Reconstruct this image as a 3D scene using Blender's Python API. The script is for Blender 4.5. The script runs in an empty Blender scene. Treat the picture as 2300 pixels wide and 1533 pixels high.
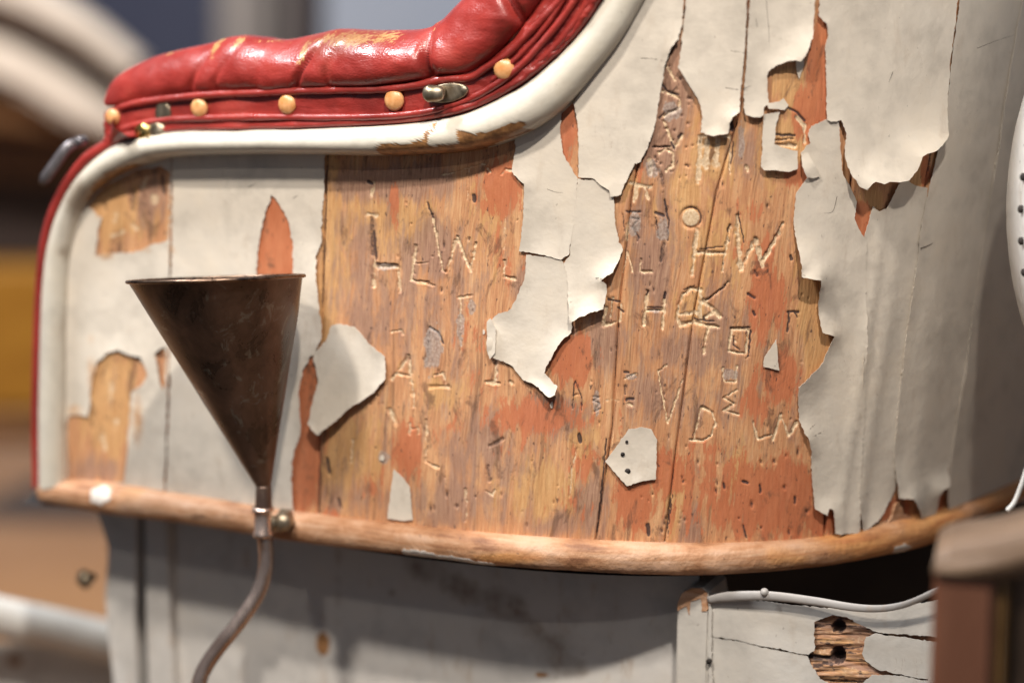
import bpy, bmesh, math, random
import numpy as np
from mathutils import Vector, Matrix
from mathutils.geometry import delaunay_2d_cdt

# ------------------------------------------------------------------ camera, world, lamps, exposure
SC = bpy.context.scene
COL = SC.collection
FPX = 4400.0                      # focal length in photo pixels (2300 px wide)
PITCH = math.radians(10)
CAM = np.array([0.0, 0.0, 1.18])
FW = np.array([0, math.cos(PITCH), -math.sin(PITCH)])
UP = np.array([0, math.sin(PITCH), math.cos(PITCH)])
RT = np.array([1.0, 0, 0])

cam_d = bpy.data.cameras.new('camera')
cam = bpy.data.objects.new('camera', cam_d)
COL.objects.link(cam)
cam.location = CAM
cam.rotation_euler = (math.radians(90) - PITCH, 0, 0)
cam_d.sensor_width = 36
cam_d.lens = 36 * FPX / 2300
cam_d.clip_start = 0.05
cam_d.clip_end = 100
cam_d.dof.use_dof = True
cam_d.dof.focus_distance = 1.314
cam_d.dof.aperture_fstop = 1.65
cam_d.dof.aperture_blades = 7
SC.camera = cam

world = bpy.data.worlds.new('World')
SC.world = world
world.use_nodes = True
bg = world.node_tree.nodes['Background']
bg.inputs[0].default_value = (0.70, 0.82, 1.0, 1)
bg.inputs[1].default_value = 0.14


def lamp(name, loc, target, power, size, color, cone=None, blend=0.5):
    if cone:
        d = bpy.data.lights.new(name, 'SPOT')
        d.spot_size = math.radians(cone)
        d.spot_blend = blend
        d.shadow_soft_size = size / 2
        d.energy = power * 4
    else:
        d = bpy.data.lights.new(name, 'AREA')
        d.shape = 'DISK'
        d.size = size
        d.energy = power
    d.color = color
    o = bpy.data.objects.new(name, d)
    COL.objects.link(o)
    o.location = loc
    o.rotation_euler = (Vector(target) - Vector(loc)).to_track_quat('-Z', 'Y').to_euler()
    return o


TGT = (0.0, 1.33, 1.0)


def from_dir(az, el, dist):
    a, e = math.radians(az), math.radians(el)
    return (TGT[0] + dist * math.cos(e) * math.sin(a), TGT[1] - dist * math.cos(e) * math.cos(a), TGT[2] + dist * math.sin(e))


lamp('key_spot_lamp', from_dir(7, 50, 2.6), (-0.15, 1.36, 1.09), 66, 0.09, (1.0, 0.925, 0.83), 25, 0.6)
lamp('second_spot_lamp', from_dir(-35, 49, 2.7), TGT, 60, 0.20, (1.0, 0.925, 0.83), 37)
lamp('low_spot_lamp', from_dir(-20, 37, 3.0), TGT, 7, 0.07, (1.0, 0.92, 0.84), 30)
lamp('side_ceiling_lamp', from_dir(-86, 56, 2.3), (-0.12, 1.42, 1.15), 62, 0.42, (0.93, 0.96, 1.0), 40)
lamp('cool_ceiling_lamp', from_dir(165, 62, 2.6), TGT, 14, 0.9, (0.78, 0.86, 1.0))
lamp('hall_fill_lamp', (-2.2, 2.0, 3.6), (-1.3, 5.0, 0.8), 230, 0.3, (1.0, 0.90, 0.78), 105)  # unseen lamp added to brighten the hall behind
SC.view_settings.view_transform = 'Standard'
SC.view_settings.look = 'None'
SC.view_settings.exposure = 0.0
SC.view_settings.gamma = 1.0

# ------------------------------------------------------------------ geometry of the curved body side
ZM = 0.80                                                     # height of the lower moulding
_mp = np.array([(100, 1098), (250, 1115), (400, 1132), (600, 1166), (800, 1195), (1000, 1221), (1200, 1238), (1400, 1248),
                (1600, 1250), (1800, 1236), (1950, 1208), (2100, 1170), (2200, 1130), (2300, 1085)], float)


def rays(px, py):
    px = np.asarray(px, float)
    py = np.asarray(py, float)
    return FW + RT * ((px - 1150) / FPX)[..., None] - UP * ((py - 766.5) / FPX)[..., None]


_d = rays(_mp[:, 0], _mp[:, 1])
_p = CAM + _d * ((ZM - CAM[2]) / _d[:, 2])[:, None]
_cf = np.polyfit(_p[:, 0], _p[:, 1], 5)
_dcf = np.polyder(_cf)
XL, XR = -0.38, 0.40
LEAN, FLARE = 0.07, 0.07


def plan(w):
    wc = np.clip(w, XL, XR)
    return np.polyval(_cf, wc) + np.polyval(_dcf, wc) * (w - wc)


def dplan(w):
    return np.polyval(_dcf, np.clip(w, XL, XR))


def S(x, z):
    return plan(x - LEAN * (z - ZM)) - FLARE * (z - ZM)


def hit(px, py):
    """points where the rays through photo pixels meet the body side"""
    d = rays(px, py)
    lo = np.full(d.shape[:-1], 0.9)
    hi = np.full(d.shape[:-1], 2.1)
    for _ in range(34):
        t = (lo + hi) / 2
        p = CAM + d * t[..., None]
        inside = p[..., 1] > S(p[..., 0], p[..., 2])
        hi = np.where(inside, t, hi)
        lo = np.where(inside, lo, t)
    return CAM + d * ((lo + hi) / 2)[..., None]


def normals(p):
    w = p[..., 0] - LEAN * (p[..., 2] - ZM)
    g = dplan(w)
    n = np.stack([g, -np.ones_like(g), -LEAN * g - FLARE], -1)
    return n / np.linalg.norm(n, axis=-1, keepdims=True)


def on(px, py, off=0.0):
    """point on the body side, lifted off it by off metres"""
    p = hit(px, py)
    return p + normals(p) * (np.asarray(off, float)[..., None] if np.ndim(off) else off)


def at(px, py, y):
    d = rays(px, py)
    return CAM + d * (y / d[..., 1])[..., None]


# ------------------------------------------------------------------ numpy noise
_rng = np.random.RandomState(7)
_lat = _rng.rand(256, 256)


def vnoise(x, y):
    x = np.asarray(x, float)
    y = np.asarray(y, float)
    xi = np.floor(x).astype(int)
    yi = np.floor(y).astype(int)
    fx = x - xi
    fy = y - yi
    fx = fx * fx * (3 - 2 * fx)
    fy = fy * fy * (3 - 2 * fy)
    a = _lat[xi % 256, yi % 256]
    b = _lat[(xi + 1) % 256, yi % 256]
    c = _lat[xi % 256, (yi + 1) % 256]
    e = _lat[(xi + 1) % 256, (yi + 1) % 256]
    return (a * (1 - fx) + b * fx) * (1 - fy) + (c * (1 - fx) + e * fx) * fy


def fbm(x, y, o=4):
    r = 0
    a = 0.5
    for i in range(o):
        r = r + a * vnoise(x * 2 ** i + 17.3 * i, y * 2 ** i + 5.1 * i)
        a *= 0.5
    return r / (1 - 0.5 ** o)


# ------------------------------------------------------------------ object helpers
ORG = {}


def tag(o, label=None, cat=None, group=None, kind=None):
    if label: o['label'] = label
    if cat: o['category'] = cat
    if group: o['group'] = group
    if kind: o['kind'] = kind
    return o


def empty(name, loc, label, cat, group=None):
    o = bpy.data.objects.new(name, None)
    COL.objects.link(o)
    o.location = loc
    o.empty_display_size = 0.05
    ORG[o.name] = np.array(loc, float)
    return tag(o, label, cat, group)


def mesh_obj(name, verts, faces, mats, parent=None, attrs=None, uv=None, smooth=True, mat_idx=None):
    verts = np.asarray(verts, float)
    c = (verts.max(0) + verts.min(0)) / 2
    me = bpy.data.meshes.new(name)
    if isinstance(faces, np.ndarray):
        nf, k = faces.shape
        me.vertices.add(len(verts))
        me.vertices.foreach_set('co', (verts - c).astype(np.float32).ravel())
        me.loops.add(nf * k)
        me.loops.foreach_set('vertex_index', faces.astype(np.int32).ravel())
        me.polygons.add(nf)
        me.polygons.foreach_set('loop_start', np.arange(0, nf * k, k, dtype=np.int32))
        me.update(calc_edges=True)
    else:
        me.from_pydata((verts - c).tolist(), [], faces)
    if smooth:
        me.polygons.foreach_set('use_smooth', np.ones(len(me.polygons), bool))
    for m in (mats if isinstance(mats, (list, tuple)) else [mats]):
        me.materials.append(m)
    if mat_idx is not None:
        me.polygons.foreach_set('material_index', np.asarray(mat_idx, np.int32))
    for k, v in (attrs or {}).items():
        a = me.attributes.new(k, 'FLOAT', 'POINT')
        a.data.foreach_set('value', np.asarray(v, np.float32))
    if uv is not None:
        a = me.attributes.new('grain', 'FLOAT_VECTOR', 'POINT')
        vv = np.zeros((len(verts), 3), np.float32)
        vv[:, :2] = uv
        a.data.foreach_set('vector', vv.ravel())
    me.validate()
    o = bpy.data.objects.new(name, me)
    COL.objects.link(o)
    po = np.zeros(3)
    if parent is not None:
        o.parent = parent
        po = ORG[parent.name]
    o.location = c - po
    ORG[o.name] = c
    return o


def grid_faces(nr, nc, wrap=False):
    i = np.arange(nr - 1)[:, None]
    j = np.arange(nc if wrap else nc - 1)[None, :]
    a = i * nc + j
    b = i * nc + (j + 1) % nc
    return np.stack([a, b, b + nc, a + nc], -1).reshape(-1, 4)


def resample(pts, n):
    """smooth Catmull-Rom through the points, n samples even in length"""
    P = np.asarray(pts, float)
    Q = np.vstack([2 * P[0] - P[1], P, 2 * P[-1] - P[-2]])
    out = []
    for i in range(len(P) - 1):
        p0, p1, p2, p3 = Q[i:i + 4]
        t = np.linspace(0, 1, 24, endpoint=False)[:, None]
        out.append(0.5 * ((2 * p1) + (-p0 + p2) * t + (2 * p0 - 5 * p1 + 4 * p2 - p3) * t ** 2 + (-p0 + 3 * p1 - 3 * p2 + p3) * t ** 3))
    out.append(P[-1:])
    q = np.vstack(out)
    s = np.r_[0, np.cumsum(np.linalg.norm(np.diff(q, axis=0), axis=1))]
    u = np.linspace(0, s[-1], n)
    return np.stack([np.interp(u, s, q[:, k]) for k in range(q.shape[1])], 1)


def tube(name, path, rad, mat, parent=None, seg=16, attrs=None, flat=1.0):
    P = np.asarray(path, float)
    n = len(P)
    R = np.broadcast_to(np.asarray(rad, float), (n,))
    T = np.gradient(P, axis=0)
    T /= np.linalg.norm(T, axis=1, keepdims=True)
    ref = np.array([0.1, -1, 0.05])
    A = np.cross(T, ref)
    A /= np.linalg.norm(A, axis=1, keepdims=True)
    B = np.cross(A, T)
    th = np.linspace(0, 2 * np.pi, seg, endpoint=False)
    V = P[:, None] + (A[:, None] * np.cos(th)[None, :, None] + flat * B[:, None] * np.sin(th)[None, :, None]) * R[:, None, None]
    F = grid_faces(n, seg, True).tolist()
    V = V.reshape(-1, 3)
    F.append(list(range(seg))[::-1])
    F.append(list(range((n - 1) * seg, n * seg)))
    return mesh_obj(name, V, F, mat, parent, attrs)


def in_poly(px, py, poly):
    poly = np.asarray(poly, float)
    r = np.zeros(np.shape(px), bool)
    x1, y1 = poly[-1]
    for x2, y2 in poly:
        c = ((y1 > py) != (y2 > py))
        if y1 != y2:
            r ^= c & (px < (x2 - x1) * (py - y1) / (y2 - y1) + x1)
        x1, y1 = x2, y2
    return r


def rough_poly(poly, amp, seed, step=4.5, closed=True):
    """outline with a torn, slightly irregular edge"""
    rr = np.random.RandomState(seed)
    P = np.asarray(poly, float)
    out = []
    m = len(P) if closed else len(P) - 1
    for i in range(m):
        a, b = P[i], P[(i + 1) % len(P)]
        L = np.linalg.norm(b - a)
        k = max(1, int(L / step))
        t = np.linspace(0, 1, k, endpoint=False)
        q = a + (b - a) * t[:, None]
        nrm = np.array([-(b - a)[1], (b - a)[0]]) / max(L, 1e-6)
        ph = rr.rand() * 100
        o = (fbm(t * L / 28 + ph, np.full(k, seed * 3.7), 3) - 0.5) * 2 * amp + rr.randn(k) * amp * 0.30
        o += (fbm(t * L / 9 + ph * 2, np.full(k, seed * 1.3), 2) - 0.5) * amp * 0.9
        o *= np.minimum(1, np.minimum(t, 1 - t) * L / 8)
        out.append(q + nrm * o[:, None])
    return np.vstack(out)


def dist_to(pts, samples, chunk=4000):
    r = np.empty(len(pts))
    for i in range(0, len(pts), chunk):
        d = pts[i:i + chunk, None] - samples[None]
        r[i:i + chunk] = np.sqrt((d * d).sum(-1).min(1))
    return r


# ------------------------------------------------------------------ materials
def nodes(name):
    m = bpy.data.materials.new(name)
    m.use_nodes = True
    nt = m.node_tree
    return m, nt, nt.nodes['Principled BSDF']


class NT:
    def __init__(s, nt):
        s.nt = nt

    def n(s, t, **kw):
        x = s.nt.nodes.new(t)
        for k, v in kw.items():
            setattr(x, k, v)
        return x

    def link(s, a, b):
        s.nt.links.new(a, b)

    def val(s, sock, v):
        if hasattr(v, 'is_output') or isinstance(v, bpy.types.NodeSocket):
            s.link(v, sock)
        else:
            sock.default_value = v

    def pos(s):
        return s.n('ShaderNodeNewGeometry').outputs['Position']

    def attr(s, name, vec=False):
        a = s.n('ShaderNodeAttribute')
        a.attribute_name = name
        return a.outputs['Vector' if vec else 'Fac']

    def scale(s, v, sc):
        m = s.n('ShaderNodeVectorMath', operation='MULTIPLY')
        s.link(v, m.inputs[0])
        m.inputs[1].default_value = sc
        return m.outputs[0]

    def add(s, v, off):
        m = s.n('ShaderNodeVectorMath', operation='ADD')
        s.link(v, m.inputs[0])
        m.inputs[1].default_value = off
        return m.outputs[0]

    def noise(s, v, scale=1.0, detail=4, rough=0.55, dist=0.0):
        x = s.n('ShaderNodeTexNoise')
        s.link(v, x.inputs['Vector'])
        x.inputs['Scale'].default_value = scale
        x.inputs['Detail'].default_value = detail
        x.inputs['Roughness'].default_value = rough
        x.inputs['Distortion'].default_value = dist
        return x.outputs['Fac']

    def math(s, op, a, b=0.0, clamp=False):
        m = s.n('ShaderNodeMath', operation=op)
        m.use_clamp = clamp
        s.val(m.inputs[0], a)
        s.val(m.inputs[1], b)
        return m.outputs[0]

    def smooth(s, v, a, b, lo=0.0, hi=1.0):
        m = s.n('ShaderNodeMapRange', interpolation_type='SMOOTHSTEP')
        s.link(v, m.inputs[0])
        m.inputs[1].default_value = a
        m.inputs[2].default_value = b
        m.inputs[3].default_value = lo
        m.inputs[4].default_value = hi
        return m.outputs[0]

    def mix(s, f, a, b):
        m = s.n('ShaderNodeMix', data_type='RGBA')
        s.val(m.inputs['Factor'], f)
        for sock, v in ((m.inputs[6], a), (m.inputs[7], b)):
            if isinstance(v, tuple):
                sock.default_value = (*v, 1)
            else:
                s.link(v, sock)
        return m.outputs[2]

    def ramp(s, v, stops):
        r = s.n('ShaderNodeValToRGB')
        s.link(v, r.inputs[0])
        e = r.color_ramp.elements
        while len(e) < len(stops):
            e.new(0.5)
        for k, (p, c) in enumerate(stops):
            e[k].position = p
            e[k].color = (*c, 1)
        return r.outputs[0]

    def bump(s, h, strength, dist, bsdf):
        b = s.n('ShaderNodeBump')
        s.link(h, b.inputs['Height'])
        b.inputs['Strength'].default_value = strength
        b.inputs['Distance'].default_value = dist
        s.link(b.outputs[0], bsdf.inputs['Normal'])


def mat_wood():
    m, nt, b = nodes('bare_weathered_wood')
    q = NT(nt)
    g0 = q.attr('grain', True)
    wv = q.noise(q.scale(g0, (26, 9, 1)), 1, 3, 0.5)
    cmb = q.n('ShaderNodeCombineXYZ')
    q.link(q.math('MULTIPLY', q.math('SUBTRACT', wv, 0.5), 0.012), cmb.inputs[0])
    ad = q.n('ShaderNodeVectorMath', operation='ADD')
    q.link(g0, ad.inputs[0])
    q.link(cmb.outputs[0], ad.inputs[1])
    g = ad.outputs[0]
    fine = q.noise(q.scale(g, (1000, 42, 1)), 1, 7, 0.70)
    streak = q.noise(q.scale(g, (190, 7, 1)), 1, 5, 0.6)
    blotch = q.noise(q.scale(g, (42, 15, 1)), 1, 4, 0.55)
    patch = q.noise(q.scale(g, (85, 26, 1)), 1, 8, 0.72, 0.4)
    patch2 = q.noise(q.add(q.scale(g, (130, 36, 1)), (7.3, 2.1, 0)), 1, 8, 0.72, 0.5)
    band = q.noise(q.add(q.scale(g, (150, 3.2, 1)), (1.7, 8.3, 0)), 1, 4, 0.6, 0.3)
    band2 = q.noise(q.add(q.scale(g, (190, 4.0, 1)), (9.1, 3.3, 0)), 1, 4, 0.6, 0.3)
    mixn = q.math('ADD', q.math('MULTIPLY', fine, 0.62), q.math('ADD', q.math('MULTIPLY', streak, 0.26), q.math('MULTIPLY', blotch, 0.26)))
    base = q.ramp(mixn, [(0.36, (0.20, 0.095, 0.055)), (0.45, (0.43, 0.20, 0.10)), (0.56, (0.58, 0.285, 0.14)), (0.70, (0.74, 0.45, 0.24))])
    stn = q.noise(q.add(q.scale(g, (140, 5.5, 1)), (4.7, 1.3, 0)), 1, 6, 0.66, 0.2)
    base = q.mix(q.math('MULTIPLY', q.smooth(stn, 0.54, 0.66), 0.6), base, (0.17, 0.085, 0.050))
    # yellow bare patches
    yel = q.smooth(q.math('ADD', q.attr('yellow'), q.math('MULTIPLY', q.math('SUBTRACT', q.math('ADD', q.math('MULTIPLY', patch2, 0.66), q.math('MULTIPLY', band2, 0.34)), 0.46), 3.4)), 0.42, 0.62)
    base = q.mix(q.math('MULTIPLY', yel, 0.62), base, q.ramp(fine, [(0.3, (0.50, 0.25, 0.09)), (0.65, (0.72, 0.44, 0.19))]))
    # grey-brown weathering
    gr = q.smooth(q.math('ADD', q.attr('grey'), q.math('MULTIPLY', q.math('SUBTRACT', q.math('ADD', q.math('MULTIPLY', patch, 0.58), q.math('ADD', q.math('MULTIPLY', band, 0.34), q.math('MULTIPLY', fine, 0.22))), 0.52), 3.2)), 0.30, 0.72)
    base = q.mix(q.math('MULTIPLY', gr, 0.8), base, q.ramp(fine, [(0.3, (0.18, 0.10, 0.073)), (0.5, (0.34, 0.20, 0.145)), (0.7, (0.46, 0.285, 0.205))]))
    # red primer left in the grain
    pn = q.noise(q.scale(g, (150, 40, 1)), 1, 8, 0.72, 0.3)
    pr = q.smooth(q.math('ADD', q.attr('primer'), q.math('MULTIPLY', q.math('SUBTRACT', q.math('ADD', q.math('MULTIPLY', pn, 0.55), q.math('ADD', q.math('MULTIPLY', band2, 0.3), q.math('MULTIPLY', fine, 0.25))), 0.55), 2.6)), 0.44, 0.54)
    base = q.mix(q.math('MULTIPLY', pr, 0.86), base, q.ramp(pn, [(0.3, (0.46, 0.125, 0.052)), (0.7, (0.58, 0.20, 0.095))]))
    bl = q.noise(q.add(q.scale(g, (70, 26, 1)), (2.2, 6.1, 0)), 1, 8, 0.74, 0.6)
    base = q.mix(q.math('MULTIPLY', q.smooth(bl, 0.54, 0.65), 0.68), base, (0.13, 0.070, 0.046))
    # fresh knife cuts
    cn = q.noise(q.scale(g, (700, 500, 1)), 1, 4, 0.6)
    base = q.mix(q.smooth(q.math('ADD', q.attr('carve'), q.math('MULTIPLY', q.math('SUBTRACT', cn, 0.5), 0.5)), 0.25, 0.6), base,
                 q.ramp(cn, [(0.3, (0.52, 0.34, 0.19)), (0.65, (0.80, 0.62, 0.42))]))
    # old ink, dirt in holes and cracks, painted shade beside cuts
    dk = q.smooth(q.math('ADD', q.attr('dirt_shade'), q.math('MULTIPLY', q.math('SUBTRACT', cn, 0.5), 0.8)), 0.3, 0.7)
    base = q.mix(q.math('MULTIPLY', dk, 0.9), base, (0.045, 0.030, 0.032))
    # grey filler
    fl = q.smooth(q.math('ADD', q.attr('filler'), q.math('MULTIPLY', q.math('SUBTRACT', cn, 0.5), 0.9)), 0.35, 0.6)
    base = q.mix(q.math('MULTIPLY', fl, 0.65), base, q.ramp(cn, [(0.35, (0.20, 0.155, 0.14)), (0.65, (0.52, 0.45, 0.40))]))
    sp = q.noise(q.scale(g, (420, 160, 1)), 1, 2, 0.5)
    base = q.mix(q.math('MULTIPLY', q.smooth(sp, 0.66, 0.73), 0.75), base, (0.07, 0.042, 0.038))
    q.link(base, b.inputs['Base Color'])
    b.inputs['Roughness'].default_value = 0.62
    b.inputs['Specular IOR Level'].default_value = 0.3
    h = q.math('ADD', q.math('MULTIPLY', fine, 0.7), q.math('MULTIPLY', cn, 0.3))
    q.bump(h, 0.55, 0.0012, b)
    return m


def mat_paint(name, col, dirty=0.5, rough=0.5, attr=False, coat=0.0, wood=((0.16, 0.075, 0.032), (0.42, 0.21, 0.085)), soft=0.06):
    m, nt, b = nodes(name)
    q = NT(nt)
    p = q.pos()
    big = q.noise(p, 14, 4, 0.6)
    mid = q.noise(p, 60, 5, 0.6)
    c2 = tuple(x * 0.80 for x in col)
    c3 = (col[0] * 1.04, col[1] * 1.02, col[2] * 0.99)
    base = q.ramp(q.math('ADD', q.math('MULTIPLY', big, 0.6), q.math('MULTIPLY', mid, 0.4)), [(0.34, c2), (0.5, col), (0.66, c3)])
    sm = q.noise(q.scale(p, (70, 70, 24)), 1, 5, 0.65, 0.3)
    base = q.mix(q.math('MULTIPLY', q.smooth(sm, 0.56, 0.72), 0.35 * dirty), base, (0.36, 0.25, 0.16))
    sp = q.noise(q.scale(p, (330, 330, 210)), 1, 2, 0.5)
    base = q.mix(q.math('MULTIPLY', q.smooth(sp, 0.735, 0.775), 0.7 * dirty), base, (0.10, 0.065, 0.045))
    tk = q.noise(q.add(q.scale(p, (95, 95, 40)), (3.1, 0.7, 1.9)), 1, 3, 0.55, 1.6)
    base = q.mix(q.math('MULTIPLY', q.smooth(q.math('ABSOLUTE', q.math('SUBTRACT', tk, 0.5)), 0.0, 0.006, 1.0, 0.0), q.math('MULTIPLY', q.smooth(q.noise(p, 17, 3, 0.6), 0.60, 0.68), 0.5)), base, (0.25, 0.17, 0.11))
    if attr:
        cn = q.noise(p, 500, 4, 0.6)
        wd = q.ramp(q.noise(q.scale(p, (160, 160, 160)), 1, 5, 0.6), [(0.35, wood[0]), (0.6, wood[1])])
        ch = q.smooth(q.math('ADD', q.attr('chip'), q.math('MULTIPLY', q.math('SUBTRACT', cn, 0.5), 0.6)), 0.485 - soft, 0.485 + soft)
        base = q.mix(ch, base, wd)
        gm = q.smooth(q.math('ADD', q.attr('grime_and_dark'), q.math('MULTIPLY', q.math('SUBTRACT', mid, 0.5), 1.2)), 0.3, 0.9)
        base = q.mix(q.math('MULTIPLY', gm, 0.7), base, (0.16, 0.10, 0.06))
    q.link(base, b.inputs['Base Color'])
    rg = q.smooth(mid, 0.3, 0.7, rough - 0.08, rough + 0.1)
    q.link(rg, b.inputs['Roughness'])
    b.inputs['Specular IOR Level'].default_value = 0.4
    b.inputs['Coat Weight'].default_value = coat
    b.inputs['Coat Roughness'].default_value = 0.25
    h = q.math('ADD', q.math('MULTIPLY', q.noise(p, 45, 3, 0.5), 0.8), q.math('MULTIPLY', q.noise(p, 420, 3, 0.6), 0.12))
    q.bump(h, 0.35, 0.003, b)
    return m


def mat_leather():
    m, nt, b = nodes('red_leather')
    q = NT(nt)
    p = q.pos()
    big = q.noise(p, 22, 4, 0.6)
    base = q.ramp(big, [(0.3, (0.19, 0.018, 0.014)), (0.55, (0.30, 0.031, 0.024)), (0.75, (0.37, 0.052, 0.037))])
    w = q.noise(q.scale(p, (240, 240, 90)), 1, 6, 0.68, 0.6)
    wear = q.smooth(q.math('ADD', q.attr('wear'), q.math('MULTIPLY', q.math('SUBTRACT', w, 0.5), 2.2)), 0.60, 0.85)
    base = q.mix(q.math('MULTIPLY', wear, 0.85), base, q.ramp(w, [(0.35, (0.30, 0.15, 0.05)), (0.7, (0.62, 0.40, 0.16))]))
    br = q.smooth(q.math('ADD', q.attr('brown'), q.math('MULTIPLY', q.math('SUBTRACT', big, 0.5), 1.5)), 0.3, 0.9)
    base = q.mix(q.math('MULTIPLY', br, 0.6), base, (0.16, 0.045, 0.025))
    dn = q.smooth(q.noise(p, 260, 3, 0.6), 0.58, 0.75)
    base = q.mix(q.math('MULTIPLY', dn, 0.25), base, (0.10, 0.012, 0.010))
    q.link(base, b.inputs['Base Color'])
    q.link(q.smooth(q.noise(p, 80, 4, 0.6), 0.3, 0.75, 0.27, 0.50), b.inputs['Roughness'])
    b.inputs['Coat Weight'].default_value = 0.15
    b.inputs['Coat Roughness'].default_value = 0.2
    b.inputs['Specular IOR Level'].default_value = 0.55
    v = q.n('ShaderNodeTexVoronoi')
    q.link(q.scale(p, (520, 520, 760)), v.inputs['Vector'])
    v.inputs['Scale'].default_value = 1
    h = q.math('ADD', q.math('MULTIPLY', v.outputs['Distance'], 0.35), q.math('ADD', q.noise(q.scale(p, (60, 60, 240)), 1, 4, 0.6), q.math('MULTIPLY', q.noise(p, 30, 3), 1.2)))
    q.bump(h, 0.30, 0.0014, b)
    return m


def mat_moulding():
    m, nt, b = nodes('worn_bare_moulding_wood')
    q = NT(nt)
    p = q.pos()
    g = q.noise(q.scale(p, (22, 22, 300)), 1, 5, 0.6)
    big = q.noise(p, 26, 4, 0.6, 0.4)
    base = q.ramp(q.math('ADD', q.math('MULTIPLY', g, 0.5), q.math('MULTIPLY', big, 0.5)), [(0.36, (0.22, 0.095, 0.045)), (0.46, (0.40, 0.20, 0.10)), (0.55, (0.50, 0.295, 0.18)), (0.68, (0.54, 0.345, 0.245))])
    og = q.smooth(q.math('ADD', q.attr('orange'), q.math('MULTIPLY', q.math('SUBTRACT', big, 0.5), 1.6)), 0.3, 0.8)
    base = q.mix(q.math('MULTIPLY', og, 0.8), base, q.ramp(g, [(0.3, (0.40, 0.14, 0.045)), (0.7, (0.62, 0.30, 0.09))]))
    cn = q.noise(p, 400, 4, 0.6)
    pt = q.smooth(q.math('ADD', q.attr('chip'), q.math('MULTIPLY', q.math('SUBTRACT', cn, 0.5), 0.6)), 0.42, 0.55)
    base = q.mix(pt, base, (0.62, 0.57, 0.52))
    dk = q.smooth(q.math('ADD', q.attr('grime_and_dark'), q.math('MULTIPLY', q.math('SUBTRACT', q.noise(p, 90, 5, 0.65), 0.5), 1.6)), 0.4, 0.85)
    base = q.mix(q.math('MULTIPLY', dk, 0.8), base, (0.10, 0.05, 0.03))
    sp = q.noise(p, 230, 2, 0.5)
    base = q.mix(q.math('MULTIPLY', q.smooth(sp, 0.70, 0.76), 0.6), base, (0.09, 0.05, 0.035))
    q.link(base, b.inputs['Base Color'])
    b.inputs['Roughness'].default_value = 0.66
    q.bump(q.math('ADD', q.math('MULTIPLY', q.noise(p, 110, 5, 0.6), 0.9), q.math('MULTIPLY', cn, 0.2)), 0.6, 0.003, b)
    return m


def mat_metal(name, c1, c2, rough=0.35, metal=1.0, scale=90, spots=None):
    m, nt, b = nodes(name)
    q = NT(nt)
    p = q.pos()
    n1 = q.noise(q.scale(p, (1, 1, 0.4)), scale, 5, 0.65, 0.4)
    base = q.ramp(n1, [(0.35, c1), (0.68, c2)])
    if spots:
        n2 = q.noise(q.scale(p, (1, 1, 0.5)), 70, 6, 0.7, 1.2)
        base = q.mix(q.math('MULTIPLY', q.smooth(n2, 0.57, 0.66), 0.6), base, spots)
    q.link(base, b.inputs['Base Color'])
    b.inputs['Metallic'].default_value = metal
    q.link(q.smooth(n1, 0.3, 0.7, rough - 0.1, rough + 0.12), b.inputs['Roughness'])
    q.bump(q.noise(p, 60, 4, 0.6), 0.15, 0.002, b)
    return m


def mat_plain(name, c1, c2, rough=0.6, scale=12, stretch=(1, 1, 1), bump=0.2):
    m, nt, b = nodes(name)
    q = NT(nt)
    p = q.pos()
    n1 = q.noise(q.scale(p, stretch), scale, 5, 0.6)
    q.link(q.ramp(n1, [(0.35, c1), (0.65, c2)]), b.inputs['Base Color'])
    b.inputs['Roughness'].default_value = rough
    q.bump(q.noise(q.scale(p, stretch), scale * 8, 4, 0.6), bump, 0.002, b)
    return m


CREAM = (0.665, 0.595, 0.505)
M_WOOD = mat_wood()
M_PAINT = mat_paint('peeling_cream_paint', CREAM, 0.5, 0.48)
M_PAINTS = mat_paint('scuffed_cream_paint', CREAM, 0.7, 0.5, True, 0.0, ((0.46, 0.24, 0.12), (0.64, 0.42, 0.25)), 0.16)
M_RIM = mat_paint('glossy_cream_rim_paint', (0.57, 0.525, 0.445), 0.3, 0.36, True, 0.25)
M_LOWER = mat_paint('lower_panel_cream_paint', (0.58, 0.55, 0.515), 1.3, 0.5, True)
M_GREYP = mat_paint('greyed_white_panel_paint', (0.55, 0.515, 0.465), 0.5, 0.5)
M_STRIP = mat_paint('dull_grey_edging_paint', (0.34, 0.32, 0.305), 1.2, 0.5)
M_WHITE = mat_paint('white_painted_metal', (0.76, 0.74, 0.70), 0.4, 0.42)
M_CRACK = mat_plain('crack_dirt', (0.045, 0.03, 0.022), (0.08, 0.055, 0.04), 0.9)
M_WORNW = mat_paint('worn_white_wheel_paint', (0.74, 0.71, 0.67), 1.6, 0.4)
M_LEATHER = mat_leather()
M_MOULD = mat_moulding()
M_COPPER = mat_metal('dark_tarnished_copper', (0.060, 0.040, 0.032), (0.17, 0.108, 0.082), 0.34, 0.55, 46, (0.22, 0.22, 0.20))
M_RIMCU = mat_metal('polished_copper_lip', (0.10, 0.065, 0.05), (0.30, 0.20, 0.14), 0.30, 1.0)
M_PIPE = mat_metal('pinkish_copper_pipe', (0.50, 0.35, 0.28), (0.76, 0.60, 0.52), 0.24, 0.9, 50)
M_BRASS = mat_metal('aged_brass', (0.20, 0.155, 0.10), (0.42, 0.35, 0.26), 0.38, 0.9, 140)
M_GOLD = mat_metal('bright_brass', (0.42, 0.28, 0.08), (0.70, 0.50, 0.20), 0.28, 1.0, 140)
M_TACK = mat_plain('amber_tack_head', (0.56, 0.23, 0.07), (0.72, 0.38, 0.17), 0.33, 160, bump=0.05)
M_STEEL = mat_metal('grey_steel', (0.10, 0.092, 0.097), (0.22, 0.20, 0.21), 0.4, 0.6)
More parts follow.
